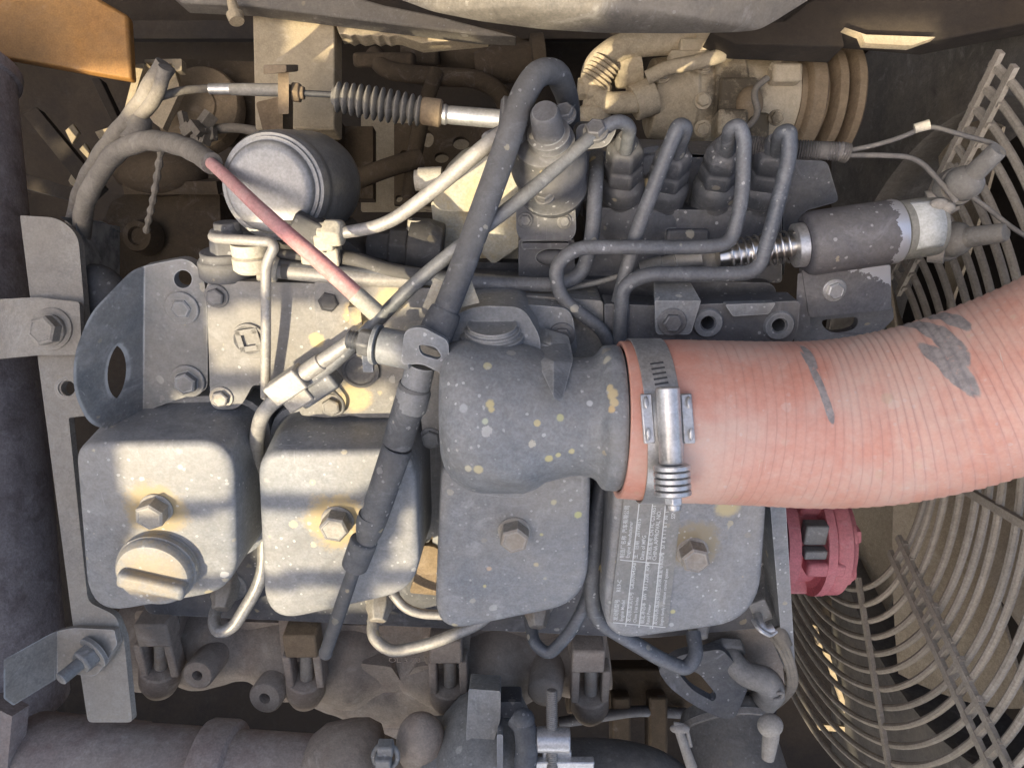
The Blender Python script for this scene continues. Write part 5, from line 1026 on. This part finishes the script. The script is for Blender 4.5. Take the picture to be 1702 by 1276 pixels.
VB = thing('band_clamp', P(640, 1250, -.08), 'grey band clamp latch between exhaust flange and turbocharger', 'clamp')
bm = newbm(); box(bm, P(641, 1242, -.06), .012, .010, .01); box(bm, P(638, 1268, -.06), .012, .016, .01); obj('latch', bm, BRACK, VB, bevel=.0015)
bm = newbm(); q = [P(621+(0 if i < 8 else 0)+20*(1-math.cos(i/15*math.pi*2))/1.0*1.0, 1256+20*math.sin(i/15*math.pi*2), -.062) for i in range(16)]; sweep(bm, q, .0022, 8); obj('loop', bm, BRACK, VB, ang=70)
ST = thing('clamp_stud', P(918, 1220, -.06), 'threaded stud through a bright trunnion at the bottom centre', 'bolt')
A_, B_ = P(917, 1146, -.055), P(918, 1300, -.055); pr = []; nn = 46
for i in range(nn): pr += [(i/nn, .0037), ((i+.5)/nn, .0044)]
bm = newbm(); between(bm, A_, B_, pr, 16); obj('threaded_rod', bm, BOLTM, ST)
bm = newbm(); between(bm, P(891, 1228, -.055), P(947, 1229, -.055), [(0, .0085), (.03, .0092), (.97, .0092), (1, .0085)], 28); obj('trunnion', bm, ALU, ST, bevel=.0004)
bm = newbm(); box(bm, P(925, 1262, -.06), .022, .02, .004); box(bm, P(920, 1300, -.065), .06, .05, .006); obj('clamp_tail', bm, ALU, ST, bevel=.001)
bm = newbm(); q, _ = resample(fillet(pp([(935, 1300, -.12), (1010, 1300, -.12), (1080, 1312, -.12), (1160, 1390, -.13)]), .06), 40); sweep(bm, q, lambda t: .0345+.0*t, 40); tag(obj('charge_hose', bm, GREY, ang=60), 'dark rubber charge hose at the bottom edge right of the stud', 'hose')
BH = thing('coolant_hose', P(1215, 1240, -.1), 'thick grey coolant hose pointing down at the bottom right', 'hose')
A_, B_ = P(1200, 1180, -.165), P(1240, 1335, -.115); m = m_(A_)
bm = newbm(); between(bm, A_, B_, [(0, 68*m), (.06, 72*m), (.12, 73*m), (1, 76*m)], 48); obj('hose', bm, GREY, BH)
bm = newbm(); between(bm, A_, B_, [(.14, 72*m), (.15, 77*m), (.22, 77*m), (.23, 72*m)], 48); obj('clamp_band', bm, STRAP2, BH)
bm = newbm(); between(bm, P(1128, 1212, -.09), P(1150, 1275, -.09), [(0, .0035), (1, .0045)], 12); blob(bm, P(1130, 1210, -.09), .008, .004, .004); pipe(bm, pp([(1120, 1202, -.09), (1140, 1205, -.09), (1148, 1240, -.09)]), 3.5, .01, 8); obj('clamp_screw', bm, STRAP, BH)
bm = newbm(); blob(bm, P(1280, 1205, -.08), .010, .010, .008); between(bm, P(1284, 1205, -.08), P(1276, 1260, -.085), [(0, .006), (.4, .0065), (1, .005)], 12); obj('clamp_lug', bm, STRAP, BH)
CP = thing('coolant_pipe', E(1240, 1110, -.05), 'pale grey elbow pipe from a hex nut below the fourth cover', 'pipe')
bm = newbm(); q, _ = resample(fillet(pe([(1208, 1072, -.075), (1216, 1098, -.06), (1240, 1122, -.05), (1272, 1128, -.045), (1284, 1148, -.05), (1262, 1172, -.07)]), .03), 40); sweep(bm, q, lambda t: .0085+.0035*min(1, t*2), 22); obj('elbow', bm, grime('pale pipe', (.2, .195, .18), (.26, .25, .23), da=.4, speck=.2), CP, ang=70)
bm = newbm(); lathe(bm, E(1205, 1070, -.078), UP-EY*.5, [(0, .0175), (.008, .0175), (.009, .015)], 6); obj('hex_nut', bm, BRACK, CP, bevel=.0015)
bm = newbm(); lathe(bm, E(1262, 1168, -.066), UP*.3-EY+EX*-.45, [(0, .016), (.003, .0165), (.0035, .014), (.008, .0145), (.009, .0165), (.012, .016)], 28); obj('hose_end', bm, RUB, CP)
bm = newbm(); pipe(bm, pe([(1292, 1152, -.035), (1302, 1150, -.035), (1300, 1160, -.035), (1286, 1162, -.035)]), 2.5, .003, 8); obj('spring_clip', bm, STRAP, CP)
WL_ = thing('sensor_wiring', E(1300, 1090, -.04), 'bundle of grey wires below the fourth cover ending at a plug', 'wiring')
for k, (dx, dy) in enumerate(((0, 0), (6, -2), (-5, 3), (2, 4))):
    bm = newbm(); pipe(bm, pe([(1282+dx, 1048+dy, -.045), (1302+dx, 1075+dy, -.035), (1315+dx, 1110, -.035), (1318+dx, 1140, -.04), (1300+dx*.5, 1165, -.05), (1275, 1185, -.06)]), 4.2, .02, 10); obj('wire', bm, LOOM, WL_, ang=70)
bm = newbm(); between(bm, E(1290, 1042, -.045), E(1308, 1075, -.035), [(0, .0062), (.2, .0066), (1, .005)], 18); obj('sleeve', bm, LOOM, WL_)
bm = newbm(); pipe(bm, pe([(1256, 1010, -.06), (1262, 1035, -.04), (1272, 1048, -.036), (1285, 1044, -.037)]), 8, .008, 12); pipe(bm, pe([(1252, 1030, -.04), (1262, 1046, -.03), (1280, 1056, -.032), (1290, 1048, -.035)]), 4, .006, 8); obj('plug', bm, ALU, WL_)
bm = newbm(); box(bm, E(1262, 1010, -.055), .014, .022, .01, EX+EY*.5, EY); obj('plug_body', bm, BRACK, WL_, bevel=.001)

# pink hub between engine and fan
HU = thing('fan_hub', V((.34, -.13, -.3)), 'faded pink clutch hub between the engine and the fan', 'hub')
zz = -.2; c = P(1300, 893, zz); ax = EX; m = m_(c)
bm = newbm(); lathe(bm, c-EX*.01, ax, [(0, .046), (.010, .048), (.012, .04), (.03, .04), (.032, .046)], 48); HBd = obj('spacer', bm, HUBM, HU)
for k in range(5):
    bm = newbm(); an = R(50+72*k); box(bm, c+EX*.022+V((0, math.sin(an), math.cos(an)))*.045, .035, .014, .016, EX, V((0, math.cos(an), -math.sin(an)))); obj('web', bm, HUBM, HU, bevel=.003)
bm = newbm(); lathe(bm, c+EX*.032, ax, [(0, .05), (.004, .0525), (.012, .0525), (.016, .046), (.02, .044)], 56); obj('hub_flange', bm, HUBM, HU)
bm = newbm(); lathe(bm, c+EX*.022, ax, [(0, .0535), (.008, .0535), (.009, .05)], 56); obj('hub_ring', bm, HUBM, HU)
bm = newbm(); box(bm, c+EX*.012+V((0, .014, .045)), .02, .02, .012); box(bm, c+EX*.012+V((0, -.004, .045)), .02, .009, .010); obj('lock_block', bm, BRACK, HU, bevel=.0015)
for k in range(6):
    an = R(15+60*k); bolt(HU, c+EX*.049+V((0, math.sin(an), math.cos(an)))*.036, 17, HUBM, axis=EX, kind=(1.3, .7))
# dusty boxes and lines low behind the manifold
bm = newbm(); pipe(bm, pe([(930, 1200, -.16), (1010, 1188, -.16), (1060, 1180, -.165), (1140, 1185, -.17)]), 9, .03, 12); tag(obj('drain_line', bm, RUB, ang=70), 'thin dark line below the exhaust manifold at right', 'pipe')
bm = newbm(); box(bm, P(1030, 1225, -.3), .02, .1, .03, EX, V((0, 1, 0))); box(bm, P(1090, 1225, -.3), .02, .1, .03, EX, V((0, 1, 0))); box(bm, P(1060, 1140, -.32), .16, .05, .03, EX, V((0, 1, 0))); tag(obj('oil_cooler', bm, SANDSHADE, bevel=.003), 'dusty low posts and block below the manifold end', 'block')
